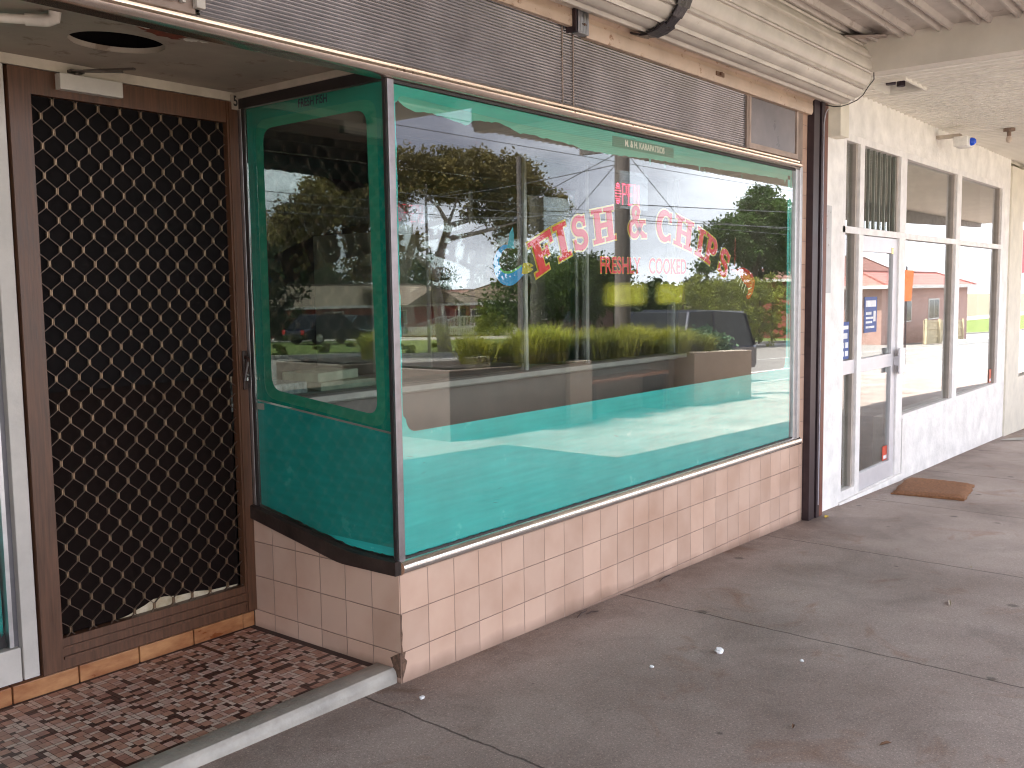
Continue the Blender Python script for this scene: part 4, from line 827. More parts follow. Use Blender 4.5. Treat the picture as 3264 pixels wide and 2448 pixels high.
b.box((-18, -3.4, 2.66), (4.04, -3.33, 2.74)); b.box((-18, -1.6, 2.57), (4.04, -1.54, 2.64)); b.build('purlin', BEAM, aw)

# ---------------------------------------------------------------- neighbouring white shop
ns = empty('white_shop', (7, 0, -.62), 'vacant shop next door with flaking white walls and white framed windows', 'shop')
def P_(bm_, name, m, parent=ns, **k): return bm_.build(name, m, parent, **k)
b = MB(); b.box((4.118, .0, -.9), (4.56, .25, 2.478)); P_(b, 'pillar', PLASTER)
b = MB(); b.box((4.56, .0, 2.172), (9.80, .25, 2.478)); b.box((4.118, .03, 2.478), (9.80, .25, 4.3)); P_(b, 'upper_wall', PLASTER)
b = MB(); b.box((6.06, .0, -1.1), (9.80, .25, -.075)); b.box((9.52, .0, -.075), (9.80, .25, 2.172)); P_(b, 'lower_wall', PLASTER)
b = MB(); b.box((4.56, .01, -1.1), (6.06, .25, -.54)); b.box((4.56, -.012, -.64), (6.06, .02, -.545)); P_(b, 'door_sill', PLASTER)
b = MB(); zt, zb, zm0, zm1 = 2.172, -.53, 1.455, 1.505
b.box((4.56, .0, 2.12), (9.52, .06, zt)); b.box((4.56, .0, zm0), (9.52, .055, zm1)); b.box((4.56, .0, -.54), (4.612, .06, 2.12)); b.box((6.04, .0, -.075), (9.52, .06, -.04)); b.box((4.612, .0, -.54), (4.99, .06, -.47))
P_(b, 'window_frame', FRAMEW, bevel=.002)
b = MB()
for xa, xb, za in ((4.895, 4.99, -.54), (5.86, 6.02, -.54), (7.58, 7.74, -.04), (9.42, 9.52, -.04)):
    b.box((xa, -.004, za), (xb, .075, zm0)); b.box((xa, -.004, zm1), (xb, .075, 2.12))
P_(b, 'mullion', [FRAMEW], bevel=.003)
b = MB()
for xa in (4.862, 5.83, 7.545, 9.39): b.box((xa, .02, -.04 if xa > 6 else -.47), (xa+.033, .09, zm0)); b.box((xa, .02, zm1), (xa+.033, .09, 2.12))
P_(b, 'mullion_side', FRAMEG)
for xa, xb, za in ((4.612, 4.862, -.47), (6.02, 7.545, -.04), (7.74, 9.39, -.04)):
    b = MB(); b.box((xa, .045, za), (xb, .051, zm0)); P_(b, 'window_pane', PANE_FAR)
for xa, xb in ((4.612, 4.862), (4.99, 5.83), (6.02, 7.545), (7.74, 9.39)):
    b = MB(); b.box((xa, .045, zm1), (xb, .051, 2.12)); P_(b, 'transom_pane', PANE_FAR)
b = MB()
for k in range(7): b.box((5.03+k*.125, .02, zm1), (5.045+k*.125, .04, 2.115))
P_(b, 'security_bar', mat('bar_grey_green', (.22, .23, .19), .5, .3))
b = MB(); b.box((4.612, .015, .405), (4.895, .05, .51)); P_(b, 'mid_rail', DOORA, bevel=.002)
# aluminium door
b = MB(); b.box((4.995, .012, -.535), (5.86, .045, -.395)); b.box((4.995, .012, 1.33), (5.86, .045, 1.45)); b.box((5.755, .012, -.395), (5.86, .045, 1.33)); b.box((4.995, .012, -.395), (5.02, .045, 1.33)); b.box((5.02, .008, .40), (5.755, .045, .505)); dd = P_(b, 'aluminium_door', DOORA, bevel=.002, label='white framed glass door of the vacant shop')
b = MB(); b.box((5.02, .030, -.395), (5.755, .036, .40)); b.box((5.02, .030, .505), (5.755, .036, 1.33)); P_(b, 'door_pane', PANE_FAR, dd)
b = MB(); b.box((5.70, .0385, .505), (5.752, .045, .56)); b.box((5.70, .0385, .34), (5.752, .045, .40)); b.box((5.80, -.045, .335), (5.95, -.03, .545)); b.box((5.82, -.03, .40), (5.85, .012, .48)); P_(b, 'door_handle', DOORA, dd, bevel=.002)
b = MB(); b.box((5.70, .010, 1.325), (5.755, .012, 1.375)); P_(b, 'yellow_tab', YEL, dd)
# interior
b = MB(); b.box((4.3, 5.8, -1), (9.8, 5.9, 2.6)); b.box((9.7, .25, -1), (9.8, 5.8, 2.6)); b.box((4.32, .25, -1), (4.4, 5.8, 2.6)); b.box((4.3, .25, 2.5), (9.8, 5.9, 2.6)); P_(b, 'interior_wall', mat('vacant_interior', (.62, .58, .52), .8))
b = MB(); b.box((4.3, .25, -.6), (9.8, 5.8, -.55)); P_(b, 'interior_floor', ING); b = MB(); b.box((4.3, 5.9, -1), (9.8, 9, 3.1)); b.box((4.12, .25, 3.0), (9.8, 6, 3.1)); P_(b, 'building_shell', BODY)
b = MB(); b.box((4.15, -.012, 1.02), (4.31, -.001, 1.63)); thing('metal_plate', b, worn('weathered_white_plate', (.56, .55, .545), (.30, .27, .25), .4, 25, .6), 'tall blank weathered plate screwed to the white pillar', 'plate', bevel=.002)
b = MB(); b.box((4.24, -.09, 2.10), (4.40, -.001, 2.45)); mbx = thing('wall_bracket', b, PLASTER2, 'cream boxed bracket high on the white pillar under the shutter roll', 'bracket', bevel=.004)
# papers and stickers on the neighbour's glass
def lined(name, x0, z0, x1, z1, y, base, lines, label, cat, tilt=0):
    t = empty(name, ((x0+x1)/2, y, (z0+z1)/2), label, cat); b = MB(); b.box((x0, y-.001, z0), (x1, y, z1)); b.build('sheet', base, t)
    b = MB()
    for (u0, v0, u1, v1) in lines: b.box((x0+u0*(x1-x0), y-.0022, z0+v0*(z1-z0)), (x0+u1*(x1-x0), y-.0012, z0+v1*(z1-z0)))
    b.build('printed_block', mat(name+'_ink', (.75, .76, .78), .6), t); return t
PBL = mat('poster_blue', (.035, .075, .26), .5)
lined('poster', 5.13, .70, 5.42, .98, .028, PBL, [(.1,.72,.9,.90),(.12,.5,.55,.58),(.12,.38,.7,.44),(.12,.26,.62,.32),(.12,.12,.8,.18),(.72,.3,.9,.6)], 'blue poster stuck inside the glass door', 'poster')
lined('poster', 4.625, .52, 4.80, .80, .028, PBL, [(.1,.8,.9,.9),(.2,.55,.8,.7),(.1,.3,.42,.45),(.55,.3,.9,.45),(.1,.08,.42,.22),(.55,.08,.9,.22)], 'blue notice in the narrow pane left of the door', 'poster')
lined('sticker', 5.63, -.385, 5.745, -.265, .028, mat('sticker_red', (.60, .07, .03), .5), [(.2,.1,.9,.35)], 'small red sticker at the bottom corner of the glass door', 'sticker')
lined('sticker', 9.26, -.03, 9.36, .12, .042, mat('sticker_coral', (.60, .14, .08), .5), [(.2,.1,.9,.3)], 'coral sticker at the lower right corner of the far window', 'sticker')
b = MB(); b.box((4.9, 1.4, -.55), (5.9, 2.2, -.02)); thing('concrete_block', b, mat('block_grey', (.45, .44, .42), .85), 'low pale block bench on the floor inside the glass door', 'block', bevel=.01)
# alarm box and bare lamp
al = empty('alarm_box', (6.8, -.12, 2.3), 'white box siren with a round blue strobe under the awning', 'alarm')
b = MB(); b.box((6.8, -.272, 2.285), (7.02, -.154, 2.372)); b.build('siren_box', mat('white_plastic', (.80, .78, .74), .4), al, bevel=.008); b = MB(); b.box((6.83, -.20, 2.372), (6.9, -.001, 2.40)); b.build('mounting_arm', TRIM, al)
b = MB(); prof = [(.0, .045), (.012, .045), (.03, .036), (.042, .02), (.046, .0)]
for k in range(12):
    a0, a1 = 2*PI*k/12, 2*PI*(k+1)/12
    for j in range(4): b.add([(6.92+prof[i][1]*.8*math.cos(a), -.272-prof[i][0], 2.33+prof[i][1]*.8*math.sin(a)) for i, a in ((j,a0),(j,a1),(j+1,a1),(j+1,a0))], [(0,1,2,3)])
b.build('blue_strobe', mat('blue_lens', (.01, .09, .75), .25), al, smooth=True)
lp = empty('bare_lamp', (7.3, -.5, 2.42), 'small dusty lamp fitting on the cream awning lining', 'lamp')
b = MB(); b.tube([(7.3, -.5, 2.465), (7.3, -.5, 2.44)], .05, 12); b.tube([(7.3, -.5, 2.44), (7.3, -.5, 2.39)], .018, 8); b.build('lamp_holder', mat('dusty_brown', (.25, .17, .13), .7), lp); b = MB(); b.tube([(7.3, -.5, 2.40), (7.3, -.5, 2.37), (7.3, -.5, 2.345), (7.3, -.5, 2.335)], [.016, .028, .022, .004], 12); b.build('bulb', mat('dusty_bulb', (.55, .45, .38), .3), lp, smooth=True)

# ---------------------------------------------------------------- third shop at the far end
ts = empty('cream_shop', (14, 0, -.8), 'cream rendered shop beyond the vacant one with pale framed window', 'shop')
b = MB(); b.box((9.80, -.02, -1.2), (10.42, .25, 2.40)); b.box((10.42, -.02, -1.2), (24, .25, -.05)); b.box((10.42, -.02, 2.05), (24, .25, 2.45)); b.box((9.8, .03, 2.45), (24, .25, 4.2)); b.build('wall', PLASTER2, ts)
b = MB()
for x in (10.42, 13.5, 16.5, 19.5): b.box((x, -.01, -.05), (x+.08, .06, 2.05))
b.build('window_frame', FRAMEW, ts)
for x in (10.5, 13.58, 16.58): b = MB(); b.box((x, .03, -.05), (x+2.92, .036, 2.05)); b.build('window_pane', PANE_FAR, ts)
b = MB(); b.box((10.55, .012, 1.20), (11.5, .02, 1.72)); b.build('pink_sign', mat('pink_sign', (.72, .10, .16), .5), ts)
b = MB(); b.box((9.8, 5, -1.5), (24, 5.1, 3)); b.box((23.9, .25, -1.6), (24, 5, 3)); b.box((9.81, .25, 2.5), (24, 5, 2.6)); b.build('interior_wall', mat('cream_interior', (.6, .56, .5), .8), ts)

# ---------------------------------------------------------------- doormat, litter
b = MB(); m4 = [(6.08, -.05), (5.29, -.16), (5.35, -.69), (6.10, -.58)]; nseg = 14; vs = []; fs = []
rr = random.Random(4)
for i in range(nseg+1):
    for j in range(nseg+1):
        u_, v_ = i/nseg, j/nseg; x = (m4[0][0]*(1-v_)+m4[3][0]*v_)*(1-u_)+(m4[1][0]*(1-v_)+m4[2][0]*v_)*u_; y = (m4[0][1]*(1-v_)+m4[3][1]*v_)*(1-u_)+(m4[1][1]*(1-v_)+m4[2][1]*v_)*u_
        edge = i in (0, nseg) or j in (0, nseg)
        vs.append((x+rr.uniform(-.003, .003)*2, y+rr.uniform(-.004, .004)*2, GZ(x)+.012+(.022 if not edge else .004)+.006*math.sin(u_*5+v_*3)+rr.uniform(-.001, .001)))
nt_ = len(vs)
for i in range(nseg):
    for j in range(nseg): fs.append((i*(nseg+1)+j, (i+1)*(nseg+1)+j, (i+1)*(nseg+1)+j+1, i*(nseg+1)+j+1))
ring = [i*(nseg+1) for i in range(nseg+1)] + [nseg*(nseg+1)+j for j in range(1, nseg+1)] + [i*(nseg+1)+nseg for i in range(nseg-1, -1, -1)] + [j for j in range(nseg-1, 0, -1)]
for q in ring: vs.append((vs[q][0], vs[q][1], GZ(vs[q][0])+.002))
for k in range(len(ring)): fs.append((ring[k], ring[(k+1) % len(ring)], nt_+(k+1) % len(ring), nt_+k))
b.add(vs, fs); thing('doormat', b, COIR, 'thick brown coir doormat lying askew outside the glass door', 'doormat', smooth=True)
PAPERM = mat('white_tissue', (.85, .84, .86), .8)
def scrap(x, y, s, seed):
    r = random.Random(seed); bm = bmesh.new(); bmesh.ops.create_icosphere(bm, subdivisions=2, radius=s)
    for v in bm.verts: v.co *= r.uniform(.65, 1.15); v.co.z *= .6
    me = bpy.data.meshes.new('paper_scrap'); bm.to_mesh(me); bm.free(); me.materials.append(PAPERM); o = bpy.data.objects.new('paper_scrap', me); COL.objects.link(o); o.location = (x, y, GZ(x)+s*.45); return o
tag(scrap(1.08, -.78, .022, 1), 'largest crumpled white tissue ball on the footpath', 'litter', 'bits of white paper on the footpath')
tag(scrap(.75, -.65, .010, 2), 'tiny white paper scrap between the large tissue ball and the tiled wall', 'litter', 'bits of white paper on the footpath')
tag(scrap(1.20, -1.09, .009, 3), 'tiny white paper scrap right of the large tissue ball', 'litter', 'bits of white paper on the footpath')
tag(scrap(-.06, -.16, .012, 4), 'small pale pebble in front of the chipped tile corner', 'pebble')
def leaf(x, y, ln_, wd2, a, m, label, cat='leaf', grp=None):
    b = MB(); z = GZ(x)+.004; pts = [(-.5, 0, .0), (-.2, .5, .006), (.2, .4, .009), (.5, 0, .002), (.2, -.4, .007), (-.2, -.5, .004)]
    vs = [(x+(u*ln_)*math.cos(a)-v*wd2*math.sin(a), y+(u*ln_)*math.sin(a)+v*wd2*math.cos(a), z+h) for u, v, h in pts]
    b.add(vs, [(0,1,2,3), (0,3,4,5)]); return thing('fallen_'+cat, b, m, label, cat, grp)
DRY = mat('dry_leaf', (.46, .38, .28), .8, 0, .3, 80); DRYB = mat('brown_leaf', (.14, .07, .035), .8, 0, .3, 80); YLF = mat('yellow_leaf', (.62, .44, .05), .7)
leaf(2.43, -1.34, .10, .012, .3, DRY, 'pale slender gum leaf on the middle slab'); leaf(3.24, -1.24, .035, .015, .5, DRY, 'short pinkish leaf beyond the second joint'); leaf(4.07, -.10, .07, .03, .1, YLF, 'yellow leaf at the foot of the shutter rail')
leaf(.62, -1.61, .05, .014, -.6, DRYB, 'curled brown leaf near the right bottom of the picture'); leaf(.56, -1.32, .03, .01, .2, DRYB, 'short dark leaf left of the curled brown leaf')
TW = mat('dark_twig', (.06, .04, .035), .9)
for x, y, a, l_, lab in ((1.14, -.045, .35, .11, 'dark twig lying against the tiled wall'), (1.19, -.07, -.5, .08, 'dark twig crossing the other against the tiled wall'), (1.94, -.03, .2, .14, 'longer dark twig at the foot of the wall past the first joint')):
    b = MB(); d = Vector((math.cos(a), math.sin(a)*.5, 0))*l_/2; b.tube([(x-d.x, y-d.y, GZ(x)+.006), (x, y+.004, GZ(x)+.009), (x+d.x, y+d.y, GZ(x)+.005)], [.002, .0035, .002], 6); thing('twig', b, TW, lab, 'twig')
b = MB(); z = GZ(9.6)+.004; b.add([(9.33, -.06, GZ(9.33)+.006), (9.68, -.13, GZ(9.68)+.006), (9.9, -.30, GZ(9.9)+.006), (9.5, -.26, GZ(9.5)+.006)], [(0,1,2,3)]); thing('pit_cover', b, KERB, 'small pale concrete pit cover let into the footpath by the wall end', 'pit cover')

# ================================================================ across the street (seen in the glass)
def leafmat(name, c, c2):
    m = mat(name, c, .6, 0, .35, .9, 0, c2=c2, detail=8); t = m.node_tree; p = t.nodes['Principled BSDF']; n = t.nodes.new; l = t.links.new
    p.inputs['Specular IOR Level'].default_value = .3; tr = n('ShaderNodeBsdfTranslucent'); src = p.inputs['Base Color'].links[0].from_socket; l(src, tr.inputs[0])
    mxs = n('ShaderNodeMixShader'); mxs.inputs[0].default_value = .42; l(p.outputs[0], mxs.inputs[1]); l(tr.outputs[0], mxs.inputs[2]); l(mxs.outputs[0], t.nodes['Material Output'].inputs[0]); return m
def leaves(name, blobs, n, size, m, parent, droop=.5, seed=1):
    r = np.random.default_rng(seed); w = np.array([b_[3]**2 for b_ in blobs]); w = w/w.sum(); C = []
    # small leaf clumps inside each big blob leave gaps between them
    cl = []
    for b_, wi in zip(blobs, w):
        k = max(4, int(wi*n/45))
        d = r.normal(size=(k, 3)); d /= np.linalg.norm(d, axis=1)[:, None]; rad = b_[3]*(r.uniform(.25, 1, k)**.45)[:, None]
        cl.append(np.array(b_[:3])+d*rad*np.array([1, 1, .8]))
    cl = np.concatenate(cl); idx = r.integers(0, len(cl), n); cs = r.uniform(.10, .30, len(cl))*np.mean([b_[3] for b_ in blobs])
    P = cl[idx]+r.normal(size=(n, 3))*cs[idx][:, None]*np.array([1, 1, .7])
    a = r.normal(size=(n, 3)); a[:, 2] -= droop; a /= np.linalg.norm(a, axis=1)[:, None]
    c = np.cross(a, r.normal(size=(n, 3))); c /= np.linalg.norm(c, axis=1)[:, None]
    ln_ = size*r.uniform(.6, 1.4, n)[:, None]; wd_ = ln_*.26
    V = np.stack([P-a*ln_*.5, P+c*wd_, P+a*ln_*.5, P-c*wd_], 1).reshape(-1, 3)
    return fastmesh(name, V, np.arange(4*n).reshape(-1, 4), m, parent)
BARK = mat('gum_bark', (.22, .17, .13), .85, 0, .45, 3, .01, 20, c2=(.42, .36, .30), stretch=(1, 1, .4)); BARKD = mat('dark_bark', (.055, .035, .026), .9, 0, .4, 4, .01)
GUML = leafmat('gum_leaves', (.09, .082, .028), (.27, .21, .065)); BUSHL = leafmat('bush_leaves', (.035, .06, .015), (.10, .14, .03)); DARKL = leafmat('dark_leaves', (.018, .032, .012), (.05, .075, .022)); YELL = leafmat('yellow_green_leaves', (.10, .13, .02), (.30, .32, .06)); ACA = leafmat('feathery_leaves', (.028, .06, .018), (.10, .16, .035))
def tree(name, base, trunk_pts, limbs, blobs, n, size, lm, label, cat='tree', group=None, bark=BARK, r0=.3, seed=1):
    t = empty(name, base, label, cat, group); b = MB()
    k = len(trunk_pts); b.tube(trunk_pts, [r0*(1-.45*i/(k-1)) for i in range(k)], 10)
    for pts, ra in limbs: b.tube(pts, [ra*(1-.75*i/(len(pts)-1)) for i in range(len(pts))], 8)
    b.build('trunk', bark, t, smooth=True); leaves('crown', blobs, n, size, lm, t, seed=seed); return t
gb_ = -24
gum = tree('gum_tree', (26.4, gb_, -1.35), [(26.4, gb_, -1.5), (26.2, gb_, -.2), (26.0, gb_, .9), (25.85, gb_, 1.7)],
  [([(25.85, gb_, 1.6), (26.35, gb_-.2, 2.4), (26.9, gb_-.4, 3.2), (27.5, gb_-.6, 3.8), (28.9, gb_-.8, 4.1), (30.8, gb_-.6, 4.6)], .24),
   ([(26.6, gb_-.3, 2.8), (26.3, gb_+.3, 3.6), (25.9, gb_+.6, 3.9), (25.2, gb_+.9, 4.3), (24.0, gb_+1, 4.9)], .14),
   ([(26.9, gb_-.4, 3.2), (28.2, gb_+.4, 3.5), (29.3, gb_+.8, 3.8), (30.6, gb_+1, 4.1)], .11),
   ([(26.2, gb_+.3, 3.5), (26.5, gb_+.5, 4.3), (26.8, gb_+.5, 5.0)], .09),
   ([(25.9, gb_, 1.6), (25.2, gb_+.3, 2.1), (24.2, gb_+.5, 2.5), (22.6, gb_+.7, 3.0), (21, gb_+.8, 3.6)], .18)],
  [(24.4, -24, 5.5, 1.25), (25.6, -23.4, 5.7, 1.1), (27.1, -24.6, 5.6, 1.1), (28.6, -24, 5.9, 1.2), (30.1, -23.6, 5.8, 1.25), (31.5, -24.3, 5.7, 1.15), (32.6, -24, 5.0, 1.0), (34.6, -24.5, 5.05, .65), (29.4, -24.4, 4.7, 1.0), (31.3, -24, 4.3, 1.1), (33.2, -23.8, 4.2, .8), (23.6, -24.4, 4.2, .9), (23.5, -23.6, 3.0, .75), (23.9, -24.3, 2.1, .6), (29.9, -23.8, 3.6, .45), (22.4, -24, 4.9, 1.1), (21.2, -23.5, 4.2, 1.1), (20.2, -24, 3.5, .9), (21.3, -24.3, 2.8, .9), (31.6, -24.6, 3.2, .5)],
  46000, .17, GUML, 'spreading gum tree with pale bare limbs on the lawn across the road', seed=3)
def bush(name, x, y, zc, r, n, size, lm, label, group=None, cat='tree', seed=5, sq=1.0, bark=BARKD, spread=1.5):
    rr = random.Random(seed); bl = [(x+rr.uniform(-1, 1)*r*spread*.6, y+rr.uniform(-.6, .6)*r, zc+rr.uniform(-.5, .5)*r*sq, r*rr.uniform(.38, .62)) for _ in range(9)]
    zg = GZ(x)-.1; return tree(name, (x, y, zg), [(x, y, zg), (x+.1, y, (zg+zc)/2), (x, y, zc)], [([(x, y, (zg+zc)/2), (x+r*.6, y+.3, zc+r*.3)], .08), ([(x, y, (zg+zc)/2), (x-r*.6, y-.3, zc+r*.3)], .08)], bl, n, size, lm, label, cat, group, bark, .14, seed)
bush('bushy_tree', 42.5, -30.5, 1.25, 2.6, 15000, .22, BUSHL, 'bushy mid green tree in front of the brown roofed house', seed=5)
bush('bushy_tree', 47.5, -31, 1.5, 2.5, 13000, .22, BUSHL, 'second bushy tree beside the brown roofed house, nearer the hedge', seed=6)
bush('garden_shrub', 56.5, -46, -1.0, 1.6, 6000, .22, YELL, 'ragged garden shrub beside the white verandah', cat='shrub', seed=8)
bush('garden_shrub', 33.5, -41, -.7, 1.5, 5000, .2, DARKL, 'dark round shrub between the two parked cars', cat='shrub', seed=9)
bush('dark_tree', 29, -38, 2.2, 2.6, 10000, .24, DARKL, 'dark tree behind the gum at the left of the lawn', seed=10)
rr = random.Random(12)
tree('feathery_tree', (50.5, -22, -2.1), [(50.5, -22, -2.3), (50.7, -22, 0), (50.9, -22, 2.2), (51.2, -22, 4.4)], [([(50.7, -22, 1.5), (48.3, -22, 2.8), (46, -22, 3.6)], .1), ([(50.8, -22, 2.2), (53.5, -22, 4), (55, -22, 5)], .1), ([(50.8, -22, 3), (49.5, -22, 4.2), (48.8, -22, 5.2)], .08)],
  [(51.3, -22, 6.2, 1.0), (50.2, -21.6, 5.4, 1.1), (52.6, -22.2, 5.4, 1.2), (54.2, -22, 5.6, 1.0), (55.4, -22, 4.6, 1.2), (49.2, -22, 4.6, .9), (47.2, -22, 4.1, .9), (45.8, -22.3, 3.7, .65), (50.6, -22, 4.1, 1.4), (53, -22, 3.7, 1.5), (48.4, -21.7, 3.2, .9), (51.6, -22, 2.6, 1.1), (46.2, -22, 2.6, .55), (44.6, -22, 2.2, .45), (55.5, -22, 2.8, 1.1), (57, -22, 3.8, 1.1)], 38000, .20, ACA, 'feathery dark green tree right of the sign in the window', bark=BARKD, r0=.22, seed=12)
b_ = [(38.6+i*.85, -20+.3*math.sin(i*2), .9+.35*math.sin(i*1.7), .75) for i in range(14)]
t = empty('hedge', (44, -20, -1.9), 'long yellow green hedge behind the road beyond the planter', 'hedge'); b = MB()
for i in range(0, 14, 2): b.tube([(38.6+i*.85, -20, -1.95), (38.7+i*.85, -20, .9)], .05, 6)
b.build('stems', BARKD, t); leaves('foliage', b_+[(x, y, z-1.2, .8) for x, y, z, r in b_]+[(x, y-.2, z-2.1, .7) for x, y, z, r in b_], 20000, .15, YELL, t, seed=13)
for i, (x, y, z, r) in enumerate(((55.8, -66, 1.0, 3.2), (62, -70, 1.6, 3.2), (67, -66, 1.9, 3.6), (50, -60, 1.2, 3.0))):
    bush('distant_tree', x, y, z, r, 5000, .4, DARKL, ('leftmost', 'second', 'tallest rounded', 'nearest')[i]+' dark tree above the roofs far across the street', 'dark trees beyond the houses', seed=20+i)
far = [(60+i*9+4*math.sin(i*3), -150+8*math.sin(i), -1.5+1.6*math.sin(i*1.3), 5.2) for i in range(34)]+[(95+i*7, -75+3*math.sin(i*2), -2.2+1.2*math.sin(i*1.9), 3.6) for i in range(16)]
o = leaves('far_woodland', far, 26000, 1.4, DARKL, None, seed=31); tag(o, 'far dark wood on the skyline beyond the houses', 'woodland', kind='stuff')

# ---- houses
def house(name, x0, x1, y0, y1, zg, ze, zr, wallc, roofm, label, wins=(), gable=0, inset=None, fasc=None, door=None):
    t = empty(name, ((x0+x1)/2, (y0+y1)/2, zg), label, 'house'); h = (y1-y0)/2 if inset is None else inset; ov = .5
    b = MB(); b.box((x0, y0, zg-.6), (x1, y1, ze)); w = b.build('wall', wallc, t)
    b = MB(); X0, X1, Y0, Y1 = x0-ov, x1+ov, y0-ov, y1+ov; ym = (Y0+Y1)/2
    b.add([(X0,Y0,ze+.16),(X1,Y0,ze+.16),(X1,Y1,ze+.16),(X0,Y1,ze+.16),(X0+h,ym,zr),(X1-h,ym,zr),(X0,Y0,ze+.02),(X1,Y0,ze+.02),(X1,Y1,ze+.02),(X0,Y1,ze+.02)], [(0,1,5,4),(1,2,5),(2,3,4,5),(3,0,4),(0,6,7,1),(1,7,8,2),(2,8,9,3),(3,9,6,0),(6,9,8,7)])
    if gable:
        gx, gw, gz = gable; y = Y1+.9
        b.add([(gx-gw,y,ze+.16),(gx+gw,y,ze+.16),(gx,y,gz),(gx,ym,gz),(gx-gw,ym,ze+.3),(gx+gw,ym,ze+.3)], [(0,1,2),(0,2,3,4),(1,5,3,2)])
    rf = b.build('roof', roofm, t)
    b = MB(); b.tube([(X0+h, ym, zr+.02), (X1-h, ym, zr+.02)], .09, 6)
    for p in ((X0, Y1), (X0, Y0)): b.tube([(p[0], p[1], ze+.18), (X0+h, ym, zr+.02)], .08, 6)
    for p in ((X1, Y1), (X1, Y0)): b.tube([(p[0], p[1], ze+.18), (X1-h, ym, zr+.02)], .08, 6)
    b.build('ridge_capping', roofm, rf)
    b = MB(); b.box((X0, Y1, ze), (X1, Y1+.06, ze+.2)); b.box((X0-.06, Y0, ze), (X0, Y1, ze+.2)); b.build('fascia', fasc or FASC, t)
    for (wx, wz, ww, wh) in wins:
        b = MB(); b.box((wx, y1+.002, wz), (wx+ww, y1+.07, wz+wh)); f = b.build('window', FASC, t); b = MB(); b.box((wx+.08, y1+.07, wz+.08), (wx+ww/2-.04, y1+.075, wz+wh-.08)); b.box((wx+ww/2+.04, y1+.07, wz+.08), (wx+ww-.08, y1+.075, wz+wh-.08)); b.build('pane', DGL, f)
    if door: b = MB(); b.box((door, y1+.002, zg), (door+.95, y1+.06, zg+2.05)); b.build('door', DGL, t)
    return t
FASC = mat('white_fascia', (.62, .60, .56), .6); DGL = mat('dark_house_glass', (.02, .022, .025), .1, 0, .2, 3, spec=.8)
REDBR = banded('red_brick', (.26, .055, .035), (.20, .12, .10), .086, 'Z', .14, .85, .004, .2, ('X', .24, .05)); DKBR = banded('brown_brick', (.11, .05, .035), (.10, .08, .07), .086, 'Z', .14, .85, .004, .3, ('X', .24, .05))
BRTILE = banded('brown_roof_tile', (.19, .145, .10), (.05, .035, .025), .14, 'Z', .22, .7, .05, .35, ('X', .33, .12)); RDTILE = banded('terracotta_roof_tile', (.25, .115, .09), (.10, .03, .02), .13, 'Z', .2, .7, .05, .25, ('X', .33, .14)); DKTILE = banded('dark_brown_roof_tile', (.10, .065, .04), (.22, .15, .10), .14, 'Z', .2, .6, .05, .5, ('X', .33, .12))
hs = house('brick_house', 39.5, 60.5, -58, -50.2, -2.3, .02, 1.75, REDBR, BRTILE, 'red brick house with brown tiled roof and white verandah behind the gum tree', wins=((44, -1.5, 1.8, 1.3), (49, -1.3, 1.6, 1.1), (58, -1.5, 1.4, 1.2)), gable=(52.5, 3.2, 1.55), inset=5, door=56.4)
b = MB(); zz = -2.18
for x0, x1, z0, z1, sl in ((54.7, 60.5, -1.62, -.80, 0),):
    b.box((x0, -48.6, z1-.07), (x1, -48.52, z1)); b.box((x0, -48.6, z0), (x1, -48.52, z0+.07)); b.box((x0, -50.2, z0-.14), (x1, -48.5, z0-.04))
    x = x0
    while x < x1: b.box((x, -48.58, z0), (x+.05, -48.54, z1)); x += .17
for x in (54.7, 57.6, 60.4): b.box((x, -48.62, -2.3), (x+.12, -48.5, .0))
for i in range(22):
    t_ = i/21; x = 51.2+3.5*t_; z = -2.3+.75*t_; b.box((x, -48.58, z+.1), (x+.05, -48.54, z+.85))
b.add([(51.2, -48.6, -1.50), (54.75, -48.6, -.76), (54.75, -48.6, -.83), (51.2, -48.6, -1.57), (51.2, -48.52, -1.50), (54.75, -48.52, -.76), (54.75, -48.52, -.83), (51.2, -48.52, -1.57)], [(0,1,2,3),(4,5,6,7),(0,1,5,4),(3,2,6,7)])
b.build('verandah_rail', FASC, hs)
pf = empty('picket_fence', (55, -46.8, -2.3), 'low white picket fence in front of the red brick house', 'fence'); b = MB(); x = 41
while x < 60: b.box((x, -46.84, GZ(x)), (x+.09, -46.80, GZ(x)+.62)); x += .2
b.build('picket', FASC, pf); b = MB(); x = 41
while x < 60: b.add([(x,-46.80,GZ(x)+.12),(x+1,-46.80,GZ(x+1)+.12),(x+1,-46.80,GZ(x+1)+.2),(x,-46.80,GZ(x)+.2),(x,-46.80,GZ(x)+.44),(x+1,-46.80,GZ(x+1)+.44),(x+1,-46.80,GZ(x+1)+.52),(x,-46.80,GZ(x)+.52)], [(0,1,2,3),(4,5,6,7)]); x += 1
b.build('rail', FASC, pf)
house('terracotta_house', 70.5, 80, -70, -62, -3, .45, 1.3, REDBR, RDTILE, 'house with small steep terracotta roof behind the red brick one', inset=4)
house('brown_house', 66, 80, -60, -50.5, -2.7, .12, 2.3, DKBR, DKTILE, 'dark brick house with shaded brown tiled roof behind the bushy trees', wins=((68, -1.5, 2, 1.3), (74, -1.5, 2.4, 1.3)), inset=4)
house('red_roof_house', 65, 84, -29, -23.5, -2.9, 1.5, 3.5, REDBR, RDTILE, 'house with wide red tiled roof at the right behind the feathery tree', inset=2.75)
PINKW = mat('pinkish_render', (.40, .25, .21), .8, 0, .1, 3)
